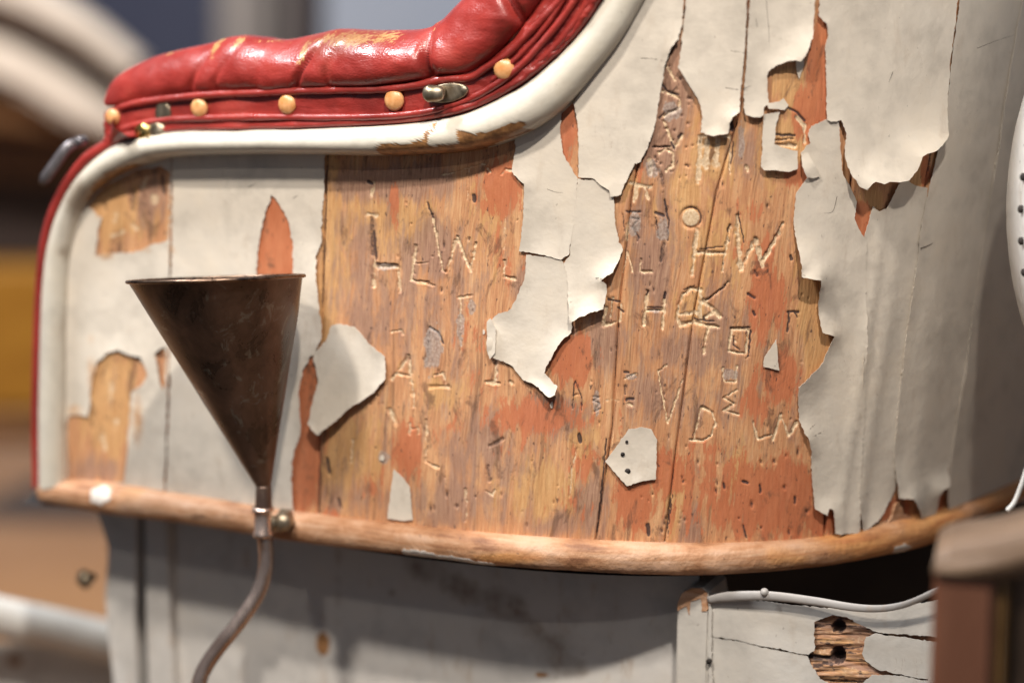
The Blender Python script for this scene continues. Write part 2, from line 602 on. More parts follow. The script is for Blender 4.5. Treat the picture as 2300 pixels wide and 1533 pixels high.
M_DARK = mat_plain('void_shade_and_nail_black', (0.014, 0.010, 0.009), (0.03, 0.022, 0.018), 0.8)  # near black standing in for shade in gaps and voids; also nails, bolts

# ------------------------------------------------------------------ the car body
ORIG = (0.0, 1.45, 0.45)
car = empty('vintage_car_body', ORIG, 'antique car tub with peeling cream paint, carved bare wood and red leather edge', 'car body')

# rim curve (upper trim of the tub): outer and inner edge
RIM_O = [(93, 1092), (93, 900), (101, 640), (120, 520), (158, 430), (208, 367), (270, 322), (335, 300), (420, 290), (500, 289), (700, 284), (900, 275), (1000, 262), (1090, 236), (1180, 187), (1250, 130), (1310, 66), (1355, 0), (1400, -75), (1440, -150)]
RIM_I = [(150, 1085), (150, 900), (152, 700), (158, 580), (178, 500), (212, 440), (262, 400), (330, 370), (400, 352), (500, 346), (700, 345), (850, 348), (930, 347), (1000, 343), (1080, 333), (1160, 310), (1230, 275), (1285, 228), (1342, 160), (1400, 83), (1448, 0), (1485, -70), (1520, -150)]
_ri = resample(RIM_I, 600)
_ro = resample(RIM_O, 600)
_rc = (_ri + _ro) / 2


def rim_y(px):
    """height of the rim centre line above a given column, where the wood tucks under the trim"""
    o = np.argsort(_rc[:, 0])
    return np.interp(px, _rc[o, 0], _rc[o, 1], left=1090, right=-140)


# ------------------------------------------------------------------ carvings and marks in the wood (photo pixels)
CUTS = [  # (points, width, depth mm)
    ([(1417, 412), (1461, 421)], 9, 1.0), ([(1431, 421), (1424, 452)], 10, 1.0), ([(1448, 421), (1457, 446)], 10, 1.0),
    ([(1411, 500), (1407, 540)], 7, 1.2),
    ([(1566, 515), (1555, 616)], 10, 1.5), ([(1640, 505), (1622, 608)], 8, 1.5), ([(1568, 568), (1628, 568)], 10, 1.8),
    ([(1657, 484), (1660, 560), (1665, 605)], 12, 1.8), ([(1666, 604), (1679, 575)], 10, 1.5), ([(1679, 573), (1698, 538)], 13, 1.6), ([(1698, 538), (1713, 600)], 11, 1.8), ([(1713, 590), (1737, 548), (1760, 503)], 10, 2.0),
    ([(1410, 567), (1399, 613)], 6, 1.3), ([(1410, 567), (1421, 612)], 6, 1.3), ([(1440, 582), (1438, 611), (1463, 610)], 6, 1.5),
    ([(1455, 654), (1445, 730)], 9, 1.7), ([(1493, 660), (1488, 737)], 9, 1.7), ([(1453, 697), (1489, 697)], 8, 2.0),
    ([(1574, 652), (1552, 648), (1536, 660), (1525, 685), (1521, 715), (1528, 730), (1540, 728), (1560, 724), (1580, 728), (1614, 735)], 9, 1.8),
    ([(1530, 706), (1572, 702)], 8, 0.8), ([(1573, 653), (1574, 722)], 9, 1.0),
    ([(1638, 634), (1585, 676)], 8, 2.0), ([(1580, 676), (1596, 690), (1616, 711)], 13, 1.8), ([(1585, 712), (1606, 700)], 9, 1.0), ([(1591, 730), (1584, 765), (1580, 792)], 9, 1.6),
    ([(1643, 740), (1682, 740)], 7, 1.6), ([(1682, 740), (1674, 794)], 7, 1.4), ([(1674, 794), (1636, 788)], 7, 1.5), ([(1643, 740), (1637, 788)], 7, 1.2), ([(1650, 765), (1652, 768)], 7, 1.0),
    ([(1362, 690), (1354, 731), (1392, 722), (1396, 685)], 8, 1.4), ([(1376, 668), (1372, 712)], 7, 1.2),
    ([(1655, 876), (1624, 893), (1650, 906), (1625, 922), (1658, 930)], 6, 1.3),
    ([(1499, 820), (1479, 833), (1483, 868), (1500, 950), (1534, 852)], 5, 1.3),
    ([(1576, 913), (1559, 984), (1549, 988), (1577, 989), (1598, 978), (1608, 950), (1599, 926), (1576, 913)], 8, 1.5),
    ([(1691, 945), (1702, 985), (1733, 977)], 6, 1.2), ([(1737, 988), (1754, 930), (1771, 978), (1790, 948)], 7, 1.3),
    ([(1403, 850), (1428, 838)], 8, 1.0), ([(1411, 906), (1419, 910)], 9, 1.2), ([(1360, 898), (1405, 900)], 3, 0.5),
    ([(1624, 824), (1626, 856), (1651, 858), (1655, 822)], 6, 0.9),
    ([(344, 444), (347, 450)], 24, .5), ([(378, 446), (384, 452)], 22, .5), ([(300, 508), (306, 512)], 18, .5), ([(262, 470), (258, 500)], 14, .4), ([(330, 400), (320, 420)], 14, .4), ([(250, 530), (280, 520)], 12, .4), ([(250, 860), (246, 900)], 18, .4), ([(230, 980), (236, 1010)], 16, .4), ([(262, 940), (258, 960)], 14, .4),
    # softer ones on the board to the left
    ([(843, 555), (840, 642)], 9, 1.2), ([(848, 599), (891, 599)], 9, 1.6), ([(894, 600), (899, 655)], 8, 1.0), ([(840, 410), (834, 440)], 10, 0.9), ([(826, 480), (845, 486)], 14, 0.9),
    ([(934, 552), (923, 628), (976, 641)], 8, 1.4), ([(933, 592), (960, 590)], 6, 0.9),
    ([(971, 484), (982, 548), (993, 607), (1002, 612), (1013, 575), (1027, 530), (1042, 575), (1056, 606), (1069, 545)], 8, 1.5),
    ([(1133, 585), (1132, 621), (1156, 626)], 8, 1.2), ([(1134, 490), (1133, 560)], 4, 0.5),
    ([(918, 800), (880, 852)], 7, 1.3), ([(918, 800), (926, 870), (929, 912)], 8, 1.3), ([(889, 838), (918, 844)], 7, 1.2),
    ([(993, 394), (1086, 368)], 5, 0.8), ([(1054, 378), (1049, 448)], 4, 0.6), ([(1096, 380), (1100, 386)], 9, 0.9), ([(1128, 392), (1136, 380), (1152, 384)], 6, 0.8),
    ([(1113, 807), (1113, 856)], 8, 1.0), ([(1092, 859), (1121, 861)], 9, 1.2), ([(1148, 859), (1151, 861)], 10, 1.2), ([(1034, 664), (1034, 800)], 6, 0.8), ([(1030, 668), (1060, 664)], 7, 0.9),
    ([(965, 868), (1008, 868)], 9, 1.0), ([(975, 842), (995, 838), (1000, 862)], 7, 0.9),
    ([(958, 944), (956, 1036), (984, 1050)], 7, 1.2), ([(875, 920), (890, 950)], 12, 1.0), ([(920, 950), (920, 975)], 6, 0.7), ([(920, 962), (942, 962)], 6, 0.7), ([(942, 950), (942, 975)], 6, 0.7),
    ([(1046, 1098), (1046, 1170)], 8, 0.9), ([(792, 988), (788, 1038)], 9, 0.6), ([(1297, 1005), (1283, 1060), (1280, 1115)], 5, 0.7), ([(1090, 1100), (1106, 1112), (1112, 1100)], 6, 0.7),
    ([(880, 745), (900, 740), (905, 750)], 7, 0.8),
    # top of the long split, half hidden letters
    ([(1487, 206), (1505, 210), (1527, 222), (1526, 243), (1491, 262)], 8, 1.6), ([(1491, 272), (1513, 328)], 7, 1.5), ([(1532, 304), (1515, 334)], 9, 1.4), ([(1467, 330), (1505, 330)], 6, 2.0),
    ([(1481, 345), (1495, 335), (1512, 345), (1510, 370), (1497, 384)], 8, 1.2), ([(1460, 360), (1462, 392)], 14, 0.9), ([(1497, 150), (1515, 180)], 10, 0.8),
    # scraped box under the paint tongue
    ([(1570, 306), (1636, 308)], 8, 1.0), ([(1572, 308), (1568, 408)], 12, 0.9), ([(1590, 312), (1586, 372)], 16, 0.7), ([(1612, 312), (1608, 372)], 16, 0.6), ([(1640, 306), (1640, 390)], 6, 1.2), ([(1676, 375), (1680, 384)], 8, 1.2),
    # crumbled edge round the letter of paint
    ([(1744, 326), (1786, 328)], 12, 1.3), ([(1790, 262), (1808, 284), (1808, 320)], 12, 1.0), ([(1738, 315), (1780, 312)], 5, 2.0),
]
DIRT_SHADE = [  # old ink strokes, dark cuts, and shade painted along upper edges of cuts
    ([(362, 392), (368, 436)], 12, .6), ([(300, 430), (296, 470)], 16, .5), ([(230, 452), (238, 470)], 10, .5), ([(270, 790), (300, 796), (318, 812)], 14, .7), ([(352, 796), (366, 800)], 10, .6), ([(210, 930), (206, 960)], 8, .5),
    ([(1408, 475), (1439, 476)], 6, 0.8), ([(1414, 490), (1436, 492), (1420, 510), (1436, 535)], 5, 0.7), ([(1426, 512), (1431, 540)], 7, 0.5),
    ([(1494, 450), (1498, 480), (1502, 495)], 6, 0.9), ([(1473, 478), (1490, 484)], 8, 0.9), ([(1502, 488), (1500, 540)], 4, 0.8), ([(1473, 490), (1482, 540)], 4, 0.7), ([(1490, 548), (1484, 585)], 10, 0.55),
    ([(1770, 701), (1793, 700)], 7, 0.8), ([(1774, 700), (1770, 745)], 6, 0.8), ([(1786, 700), (1790, 712)], 5, 0.7),
    ([(1658, 475), (1672, 545)], 3, 0.9), ([(1683, 800), (1676, 805)], 3, 0.6), ([(1686, 742), (1680, 800)], 5, 0.8), ([(1648, 755), (1648, 775), (1662, 785)], 5, 0.7),
    ([(1290, 858), (1285, 915)], 4, 0.7), ([(1292, 855), (1306, 890), (1306, 920)], 4, 0.7), ([(1286, 888), (1300, 886)], 4, 0.6),
    ([(1330, 890), (1345, 890), (1332, 900), (1346, 905), (1334, 925), (1350, 918)], 4, 0.7),
    ([(1402, 865), (1404, 885)], 5, 0.6), ([(1406, 897), (1422, 896)], 8, 0.9), ([(1402, 835), (1412, 836)], 5, 0.9),
    ([(1064, 440), (1066, 450)], 12, 0.8), ([(960, 455), (972, 488)], 5, 0.8), ([(834, 490), (838, 570)], 12, 0.55), ([(828, 408), (834, 412)], 9, 0.9), ([(840, 520), (846, 582)], 8, 0.7),
    ([(1300, 975), (1304, 992)], 10, 0.9), ([(735, 1030), (740, 1060)], 9, 0.7), ([(760, 1120), (766, 1140)], 8, 0.6), ([(1100, 1000), (1130, 985)], 9, 0.5), ([(1095, 1045), (1100, 1080)], 8, 0.5),
    ([(965, 735), (985, 748), (995, 770)], 6, 0.9), ([(1455, 1178), (1457, 1198)], 11, 0.85), ([(1340, 1195), (1352, 1090), (1362, 985)], 4, 1.0),
    ([(1500, 1200), (1510, 1110)], 3, 0.9), ([(1670, 1180), (1676, 1205)], 6, 0.7), ([(1785, 1115), (1786, 1130)], 7, 0.8), ([(1668, 1080), (1680, 1084)], 7, 0.9), ([(1708, 1090), (1708, 1105)], 8, 0.7), ([(1625, 1085), (1627, 1096)], 7, 0.7),
    ([(1480, 265), (1496, 250)], 4, 0.9), ([(1488, 190), (1500, 206), (1525, 214)], 5, 0.9), ([(1465, 330), (1505, 329)], 3, 1.0), ([(1508, 320), (1515, 334)], 6, 0.9), ([(1524, 310), (1530, 300)], 6, 0.9), ([(1470, 372), (1486, 392), (1490, 420)], 10, 0.5), ([(1505, 205), (1524, 214)], 5, 0.8), ([(1640, 262), (1645, 290)], 12, 0.95),
    ([(1740, 303), (1785, 304)], 5, 1.0), ([(1762, 238), (1790, 252), (1808, 272)], 6, 1.0), ([(1648, 320), (1642, 370)], 4, 0.7),
    ([(845, 592), (892, 593)], 5, 0.9), ([(940, 630), (965, 633)], 3, 0.9), ([(1452, 690), (1488, 691)], 3.5, 1.0), ([(1494, 657), (1492, 668)], 8, 1.0), ([(1456, 654), (1452, 662)], 5, 0.9),
    ([(1572, 560), (1624, 554)], 3.5, 0.9), ([(1757, 503), (1718, 574)], 3, 0.8), ([(1640, 504), (1634, 520)], 5, 0.8), ([(1536, 650), (1560, 641)], 3.5, 0.9), ([(1560, 717), (1606, 722)], 3.5, 0.9), ([(1640, 736), (1684, 735)], 4, 1.0), ([(1588, 674), (1632, 640)], 3, 0.9), ([(1398, 480), (1404, 520)], 4, 0.6), ([(1388, 690), (1400, 700)], 6, 0.7), ([(1366, 672), (1392, 678)], 6, 0.8), ([(1680, 660), (1694, 668)], 8, 0.7), ([(1692, 700), (1696, 708)], 8, 0.7), ([(1696, 610), (1702, 620)], 8, 0.6), ([(1776, 575), (1778, 582)], 9, 0.8),
]
PRIMER = [(1290, 1130, 80, 60, .5), (1010, 970, 70, 60, .42), (1560, 1010, 140, 60, .42), (1080, 860, 60, 60, .4), (1430, 1180, 60, 30, .6), (760, 1160, 60, 30, .45), (1660, 560, 40, 60, .35), (1125, 420, 55, 75, .9), (1140, 560, 50, 130, .45), (1720, 650, 55, 130, .75), (1750, 850, 60, 70, .8), (1700, 900, 60, 60, .6), (1705, 1120, 160, 110, .8), (1560, 1150, 110, 70, .55), (1780, 1120, 60, 110, .95), (1480, 1060, 130, 70, .75), (1420, 1130, 60, 80, .8), (1200, 935, 150, 55, .7), (1285, 805, 55, 65, 1.0), (690, 950, 34, 190, 1.2), (660, 1070, 40, 80, 1.0), (915, 1010, 40, 80, .8), (1310, 1040, 50, 60, .6), (885, 455, 16, 60, .7), (1060, 740, 60, 90, .45), (1150, 1000, 120, 60, .35), (840, 1090, 40, 50, .55), (1840, 160, 30, 130, 1.1), (1690, 480, 70, 50, .4), (1820, 260, 40, 60, 1.2), (1275, 290, 30, 80, .85), (620, 540, 60, 130, 1.6), (1790, 395, 40, 40, .7), (1930, 500, 30, 50, 1.0), (2080, 390, 14, 40, .9), (2010, 1150, 40, 40, .7), (2105, 1130, 20, 40, .9), (1440, 400, 30, 60, .4), (1840, 1170, 50, 40, .9), (1600, 1010, 90, 30, .45), (1400, 940, 30, 100, .4), (340, 440, 20, 60, .3)]
GREY = [(1000, 720, 340, 420, .20), (1560, 760, 250, 330, .20), (880, 410, 130, 38, 1.0), (960, 560, 90, 70, .7), (880, 700, 150, 120, .5), (1180, 660, 40, 60, .6), (1240, 930, 80, 40, .9), (1100, 1010, 90, 90, .6), (1000, 1130, 160, 60, .55), (1470, 600, 60, 170, .6), (1480, 900, 90, 110, .5), (1560, 790, 140, 50, .6), (1640, 890, 70, 80, .35), (1500, 200, 40, 110, 1.3), (1480, 340, 40, 60, .9), (1620, 720, 70, 90, .45), (1690, 340, 50, 60, .5), (1350, 760, 60, 60, .6), (1330, 1140, 30, 60, .9), (1550, 1180, 30, 50, .7), (760, 1130, 60, 40, .4), (820, 640, 70, 160, .45), (1250, 1180, 60, 30, .5), (340, 440, 60, 60, .5), (200, 1060, 70, 30, .6), (960, 1160, 40, 40, .6), (1270, 300, 30, 50, .6)]
YELL = [(880, 500, 90, 60, .9), (760, 520, 50, 130, .6), (735, 700, 22, 110, 1.1), (790, 1020, 60, 90, .8), (1310, 990, 50, 90, .6), (1230, 1100, 90, 70, .8), (1520, 1110, 30, 80, .9), (1830, 690, 30, 120, 1.3), (1590, 560, 80, 80, .55), (1760, 330, 60, 70, .8), (1600, 350, 60, 60, .8), (1850, 110, 20, 60, .6), (1840, 790, 30, 50, 1.2), (1780, 200, 50, 60, .8), (1560, 690, 40, 40, .9), (1660, 1060, 40, 60, .6), (250, 480, 70, 60, .9), (240, 900, 50, 110, 1.0), (1090, 490, 60, 100, .4), (745, 400, 20, 100, .8), (1000, 880, 40, 40, .7), (2055, 390, 20, 40, .9), (1540, 420, 70, 70, .5), (1960, 450, 30, 30, .9), (706, 870, 16, 40, .9), (1410, 400, 24, 40, .7)]
_r = random.Random(4)
PITS = []
for _ in range(300):
    x, y = _r.uniform(730, 1830), _r.uniform(380, 1200)
    if float(fbm(x / 70 + 11, y / 110, 2)) < 0.56:
        continue
    PITS.append((x, y, _r.uniform(1.0, 2.6) if _ > 60 else _r.uniform(3, 4.6), _r.uniform(1.0, 3.2)))
for _ in range(14):
    PITS.append((_r.uniform(1480, 1850), _r.uniform(1000, 1200), _r.uniform(2, 4.5), _r.uniform(1.2, 2.4)))
for _ in range(40):
    PITS.append((_r.uniform(1455, 1560), _r.uniform(120, 420), _r.uniform(2, 4.5), 1.0))


def seg_dist(px, py, pts):
    d = np.full(px.shape, 1e9)
    for (x1, y1), (x2, y2) in zip(pts[:-1], pts[1:]):
        vx, vy = x2 - x1, y2 - y1
        L = vx * vx + vy * vy + 1e-9
        t = np.clip(((px - x1) * vx + (py - y1) * vy) / L, 0, 1)
        d = np.minimum(d, np.hypot(px - x1 - t * vx, py - y1 - t * vy))
    return d


def near_idx(px, py, pts, pad):
    a = np.array(pts)
    return np.where((px > a[:, 0].min() - pad) & (px < a[:, 0].max() + pad) & (py > a[:, 1].min() - pad) & (py < a[:, 1].max() + pad))[0]


# seams between the boards, (bottom x, y=1200) -> (top x, y=-140)
SEAMS = [[(100, 1300), (92, 900), (86, 300), (86, -160)], [(372, 1300), (380, 700), (388, 350), (392, -160)], [(712, 1300), (722, 700), (734, 350), (742, -160)],
         [(1322, 1300), (1340, 1200), (1375, 960), (1390, 700), (1420, 430), (1470, 200), (1530, 60), (1580, -160)],
         [(1480, 1300), (1496, 1200), (1520, 1000), (1560, 700), (1610, 430), (1664, 250), (1678, 60), (1684, -160)],
         [(1850, 1300), (1856, 1150), (1880, 800), (1905, 500), (1930, 200), (1960, -160)],
         [(1985, 1300), (2004, 1100), (2036, 800), (2066, 500), (2110, 240), (2150, -160)],
         [(2100, 1300), (2120, 1150), (2165, 850), (2205, 560), (2260, 200), (2310, -160)],
         [(2420, 1300), (2440, 900), (2470, 400), (2500, -160)]]
SPACE = [5, 4.5, 2.1, 2.1, 2.1, 3.5, 6, 7]


def seam_x(k, y):
    a = np.array(SEAMS[k][::-1], float)
    return np.interp(y, a[:, 1], a[:, 0])


def make_board(k):
    sp = SPACE[k]
    xs0, xs1 = seam_x(k, 600.0), seam_x(k + 1, 600.0)
    nc = int(abs(xs1 - xs0) / sp) + 2
    s = np.linspace(0.0, 1.0, nc)
    s = np.concatenate([[0], np.linspace(0.0, 1, nc)[0:0], s[1:-1], [1]])
    ytop = np.full(nc, 300.0)
    for _ in range(25):
        x = seam_x(k, ytop) * (1 - s) + seam_x(k + 1, ytop) * s
        ytop = 0.5 * ytop + 0.5 * np.maximum(rim_y(x), -140)
    xm_ = (seam_x(k, 1150.0) * (1 - s) + seam_x(k + 1, 1150.0) * s)
    ybot = np.interp(xm_, [100, 250, 400, 660, 900, 1200, 1500, 1700, 1870, 2000, 2100, 2200, 2300, 2400], [1098, 1112, 1134, 1180, 1208, 1233, 1248, 1246, 1230, 1196, 1170, 1130, 1085, 1035]) + 4
    nr = int((ybot.max() - ytop.min()) / (sp * 1.15)) + 2
    v = np.linspace(0, 1, nr)
    Y = ytop[None] * (1 - v[:, None]) + ybot * v[:, None]
    X = seam_x(k, Y) * (1 - s) + seam_x(k + 1, Y) * s
    px, py = X.ravel(), Y.ravel()
    ed = np.minimum(px - seam_x(k, py), seam_x(k + 1, py) - px)      # px distance to the nearest seam
    h = np.zeros(px.shape)
    carve = np.zeros(px.shape)
    dirt_shade = np.zeros(px.shape)
    filler = np.zeros(px.shape)
    seam_depth = 0.0022
    h -= seam_depth * np.clip(1 - (ed - 1) / 4.0, 0, 1) ** 1.5
    dirt_shade = np.maximum(dirt_shade, 0.85 * np.clip(1 - ed / 3.0, 0, 1) * np.clip((fbm(py / 60, py * 0 + k, 3) - 0.3) * 3, 0.15, 1))
    rough = (fbm(px / 3.2, py / 3.2, 3) - 0.5)
    wob = (fbm(px / 9, py / 9, 2) - 0.5) * 8
    wmul = 0.35 + 1.5 * fbm(px / 17 + 3, py / 17 + 9, 2)
    for pts, w, dep in CUTS:
        i = near_idx(px, py, pts, w * 2)
        if not len(i): continue
        d = seg_dist(px[i] + wob[i] * 0.6, py[i] + wob[i] * 0.5, pts) / (0.82 * wmul[i])
        prof = np.clip(1 - d / (w * 0.62), 0, 1) * np.clip(0.25 + 1.5 * fbm(px[i] / 6 + 4, py[i] / 8, 2), 0.2, 1)
        h[i] = np.minimum(h[i], -dep * 0.00085 * np.minimum(prof * 1.5, 1) * (1 + 0.5 * rough[i]))
        patchy = np.clip(0.45 + 1.1 * (fbm(px[i] / 11, py[i] / 11, 2) - 0.2), 0.3, 1) * (0.62 if pts[0][0] < 1300 and dep < 1.3 else (0.85 if pts[0][0] < 1300 else 1.0))
        carve[i] = np.maximum(carve[i], np.clip(prof * 1.9, 0, 1) * patchy)
        lip = np.exp(-((d - w * 0.75) / (w * 0.2)) ** 2)             # pushed up burr along the cut
        h[i] += 0.00010 * lip
    for pts, w, a in DIRT_SHADE:
        i = near_idx(px, py, pts, w * 2)
        if not len(i): continue
        d = seg_dist(px[i] + wob[i] * 0.5, py[i] + wob[i] * 0.5, pts)
        prof = np.clip(1 - d / (w * 0.62), 0, 1)
        dirt_shade[i] = np.maximum(dirt_shade[i], a * np.clip(prof * 2.0, 0, 1))
        carve[i] *= (1 - a * np.clip(prof * 2.0, 0, 1))
        h[i] = np.minimum(h[i], -0.0010 * prof)
    for x, y, r, asp in PITS:
        i = np.where((abs(px - x) < r * 2) & (abs(py - y) < r * 2 * asp))[0]
        if not len(i): continue
        d = np.hypot(px[i] - x, (py[i] - y) / asp) / r
        f = np.clip(1.4 - d, 0, 1)
        dirt_shade[i] = np.maximum(dirt_shade[i], f * 0.62)
        h[i] -= 0.0009 * f
    # round plug, grey filler chips
    for x, y, rx, ry, ca in [(1552, 489, 21, 21, 0.7)]:
        d = np.hypot((px - x) / rx, (py - y) / ry)
        carve = np.maximum(carve, ca * np.clip((1 - d) * 6, 0, 1))
        ring = np.exp(-((d - 1.1) / 0.12) ** 2) * np.clip(0.6 + ((px - x) - (py - y)) / 40, 0, 1)
        dirt_shade = np.maximum(dirt_shade, ring * 0.85)
        h -= 0.0012 * np.exp(-((d - 1.08) / 0.15) ** 2)
    for x, y, rx, ry in [(972, 785, 20, 52), (1424, 505, 14, 28), (1488, 515, 14, 30), (1640, 840, 15, 14), (1060, 690, 10, 20), (1034, 730, 8, 40), (1665, 320, 8, 45), (870, 600, 24, 7), (860, 1028, 14, 14), (1415, 845, 13, 7), (1470, 698, 16, 5), (1465, 380, 16, 18), (1510, 250, 20, 22), (1340, 905, 10, 24)]:
        d = np.hypot((px - x) / rx, (py - y) / ry) + (fbm(px / 9, py / 16, 3) - 0.5) * 1.1
        filler = np.maximum(filler, np.clip((1.25 - d) * 1.6, 0, 0.85))

    def blobs(L):
        m = np.zeros(px.shape)
        for x, y, rx, ry, a in L:
            d = ((px - x) / rx) ** 2 + ((py - y) / ry) ** 2
            m = np.maximum(m, a * np.exp(-d * 0.8))
        return m
    h += (fbm(px / 4, py / 40, 3) - 0.5) * 0.0005 + (fbm(px / 60 + k * 9, py / 160, 2) - 0.5) * 0.0008
    P = hit(px, py)
    N = normals(P)
    w = P[:, 0] - LEAN * (P[:, 2] - ZM)
    front = P + N * h[:, None]
    # thickness: the rim of the board grid is carried 7 mm back
    V = front.reshape(nr, nc, 3)
    back = (P - N * 0.007).reshape(nr, nc, 3)
    VV = np.concatenate([back[:, :1], V, back[:, -1:]], 1)
    A = {}
    for nm, arr in (('carve', carve), ('dirt_shade', dirt_shade), ('filler', filler), ('primer', blobs(PRIMER)), ('grey', blobs(GREY)), ('yellow', blobs(YELL))):
        a = arr.reshape(nr, nc)
        if nm == 'dirt_shade':
            e = np.ones((nr, 1))
            a = np.concatenate([e, a, e], 1)
        else:
            a = np.concatenate([a[:, :1], a, a[:, -1:]], 1)
        A[nm] = a.ravel()
    uv = np.stack([w + 0.37 * k, P[:, 2] + 0.21 * k], 1).reshape(nr, nc, 2)
    uv = np.concatenate([uv[:, :1], uv, uv[:, -1:]], 1).reshape(-1, 2)
    return mesh_obj('wood_board', VV.reshape(-1, 3), grid_faces(nr, nc + 2), M_WOOD, car, A, uv)


for k in range(8):
    make_board(k)


# ------------------------------------------------------------------ peeling paint sheets
FLAKE_SEED = [10]
FLAKE_H = []


def make_flake(poly, holes=(), base=0.9, edge=0.5, lam=16, lifts=(), jag=2.2, grid=11, folds=0.0, label=None, mat=None, thick=0.28, name='paint_flake', fold_fn=None, scuffs=()):
    """paint film on the body side. base/edge/lifts are mm off the wood; lifts = (x, y, radius px, mm)"""
    FLAKE_SEED[0] += 1
    sd = FLAKE_SEED[0]
    loops = [rough_poly(poly, jag, sd)] + [rough_poly(h, jag, sd * 13 + i) for i, h in enumerate(holes)]
    bd = np.vstack(loops)
    x0, y0 = bd.min(0)
    x1, y1 = bd.max(0)
    gx, gy = np.meshgrid(np.arange(x0, x1, grid), np.arange(y0, y1, grid))
    gp = np.stack([gx.ravel(), gy.ravel()], 1) + (np.random.RandomState(sd).rand(gx.size, 2) - 0.5) * grid * 0.5
    ok = in_poly(gp[:, 0], gp[:, 1], loops[0])
    for h in loops[1:]:
        ok &= ~in_poly(gp[:, 0], gp[:, 1], h)
    gp = gp[ok]
    if len(gp):
        gp = gp[dist_to(gp, bd) > grid * 0.55]
    vs = [Vector(v) for v in np.vstack([bd, gp])]
    es = []
    o = 0
    for L in loops:
        n = len(L)
        es += [(o + i, o + (i + 1) % n) for i in range(n)]
        o += n
    v2, e2, f2, ov, oe, of = delaunay_2d_cdt(vs, es, [], 1, 1e-4)
    Q = np.array([(v.x, v.y) for v in v2])
    T = np.array(f2)
    cen = Q[T].mean(1)
    keep = in_poly(cen[:, 0], cen[:, 1], loops[0])
    for h in loops[1:]:
        keep &= ~in_poly(cen[:, 0], cen[:, 1], h)
    T = T[keep]
    dB = dist_to(Q, bd)
    px, py = Q[:, 0], Q[:, 1]
    h = np.full(len(Q), base) + edge * np.exp(-dB / lam) * (0.35 + 1.3 * fbm(px / 70 + sd, py / 70, 2))
    h += (fbm(px / 130 + sd * 3, py / 190, 3) - 0.5) * 0.9
    for (lx, ly, lr, lh) in lifts:
        h += 1.2 * lh * np.exp(-((px - lx) ** 2 + (py - ly) ** 2) / (2.2 * lr * lr)) * np.exp(-dB / 48)
    if folds:
        lx = px + 0.16 * (py - 600)
        h += folds * ((fbm(lx / 46 + sd, py / 520, 2) - 0.5) * 3.0)
    if fold_fn is not None:
        h += fold_fn(px, py)
    h = np.maximum(h, 0.5) * 0.001
    FLAKE_H.append((Q, h))
    P = hit(px, py)
    N = normals(P)
    top = P + N * h[:, None]
    bot = top - N * (thick * 0.001)
    n = len(Q)
    ec = {}
    for a, b, c in T:
        for e in ((a, b), (b, c), (c, a)):
            ec[e] = ec.get(e, 0) + 1
    F = [tuple(t) for t in T] + [(c + n, b + n, a + n) for a, b, c in T]
    for (a, b) in ec:
        if (b, a) not in ec:
            F.append((b, a, a + n, b + n))
    # face the viewer
    a, b, c = top[T[0][0]], top[T[0][1]], top[T[0][2]]
    if np.dot(np.cross(b - a, c - a), N[0]) < 0:
        F = [f[::-1] for f in F]
    at_s = None
    if scuffs:
        cm = np.zeros(n)
        for x, y, rx, ry, v in scuffs:
            cm = np.maximum(cm, v * np.exp(-0.8 * (((px - x) / rx) ** 2 + ((py - y) / ry) ** 2)))
        at_s = {'chip': np.r_[cm, cm], 'grime_and_dark': np.r_[cm, cm] * 0.5}
    ob = mesh_obj(name, np.vstack([top, bot]), F, mat or M_PAINT, car, at_s, smooth=False)
    me = ob.data
    sm = np.zeros(len(me.polygons), bool)
    sm[:len(T) * 2] = True
    me.polygons.foreach_set('use_smooth', sm)
    # keep torn rims crisp
    be = set()
    for (x, y) in ec:
        if (y, x) not in ec:
            be.add((min(x, y), max(x, y)))
            be.add((min(x, y) + n, max(x, y) + n))
    at_ = me.attributes.new('sharp_edge', 'BOOLEAN', 'EDGE')
    ev = np.empty(len(me.edges) * 2, np.int32)
    me.edges.foreach_get('vertices', ev)
    ev = ev.reshape(-1, 2)
    fl = np.array([(min(x, y), max(x, y)) in be for x, y in ev])
    at_.data.foreach_set('value', fl)
    if label:
        ob['label'] = label
    return ob


# two boards' worth of paint at the rear, split along the seam
LH1 = [(198, 462), (235, 420), (300, 385), (362, 372), (383, 384), (384, 500), (378, 540), (345, 548), (322, 560), (285, 568), (215, 572), (222, 520), (232, 488)]
LH3 = [(150, 955), (160, 930), (200, 935), (208, 860), (222, 810), (250, 788), (270, 784), (292, 795), (318, 800), (334, 838), (322, 862), (298, 880), (292, 960), (282, 1080), (150, 1090)]
LH4 = [(350, 792), (372, 775), (376, 800), (369, 878), (360, 850)]
make_flake([(118, 1108), (110, 900), (122, 640), (140, 540), (185, 440), (250, 370), (330, 325), (386, 312), (384, 600), (378, 900), (369, 1142)], [LH1, LH3, LH4], base=0.8, edge=0.6, jag=3, lifts=[(260, 790, 50, 1.0)], grid=12, mat=M_PAINTS, scuffs=[(240, 575, 40, 14, .6), (330, 560, 40, 14, .5), (225, 480, 20, 40, .5), (210, 840, 20, 60, .6), (170, 920, 30, 20, .6), (310, 940, 20, 90, .6), (385, 570, 8, 40, .6), (205, 760, 14, 20, .5), (200, 650, 12, 60, .35), (230, 690, 10, 60, .35), (290, 740, 24, 14, .4), (345, 1000, 14, 60, .35), (372, 820, 14, 60, .55), (150, 470, 20, 30, .4)])
FLAKE_SEED[0] += 0
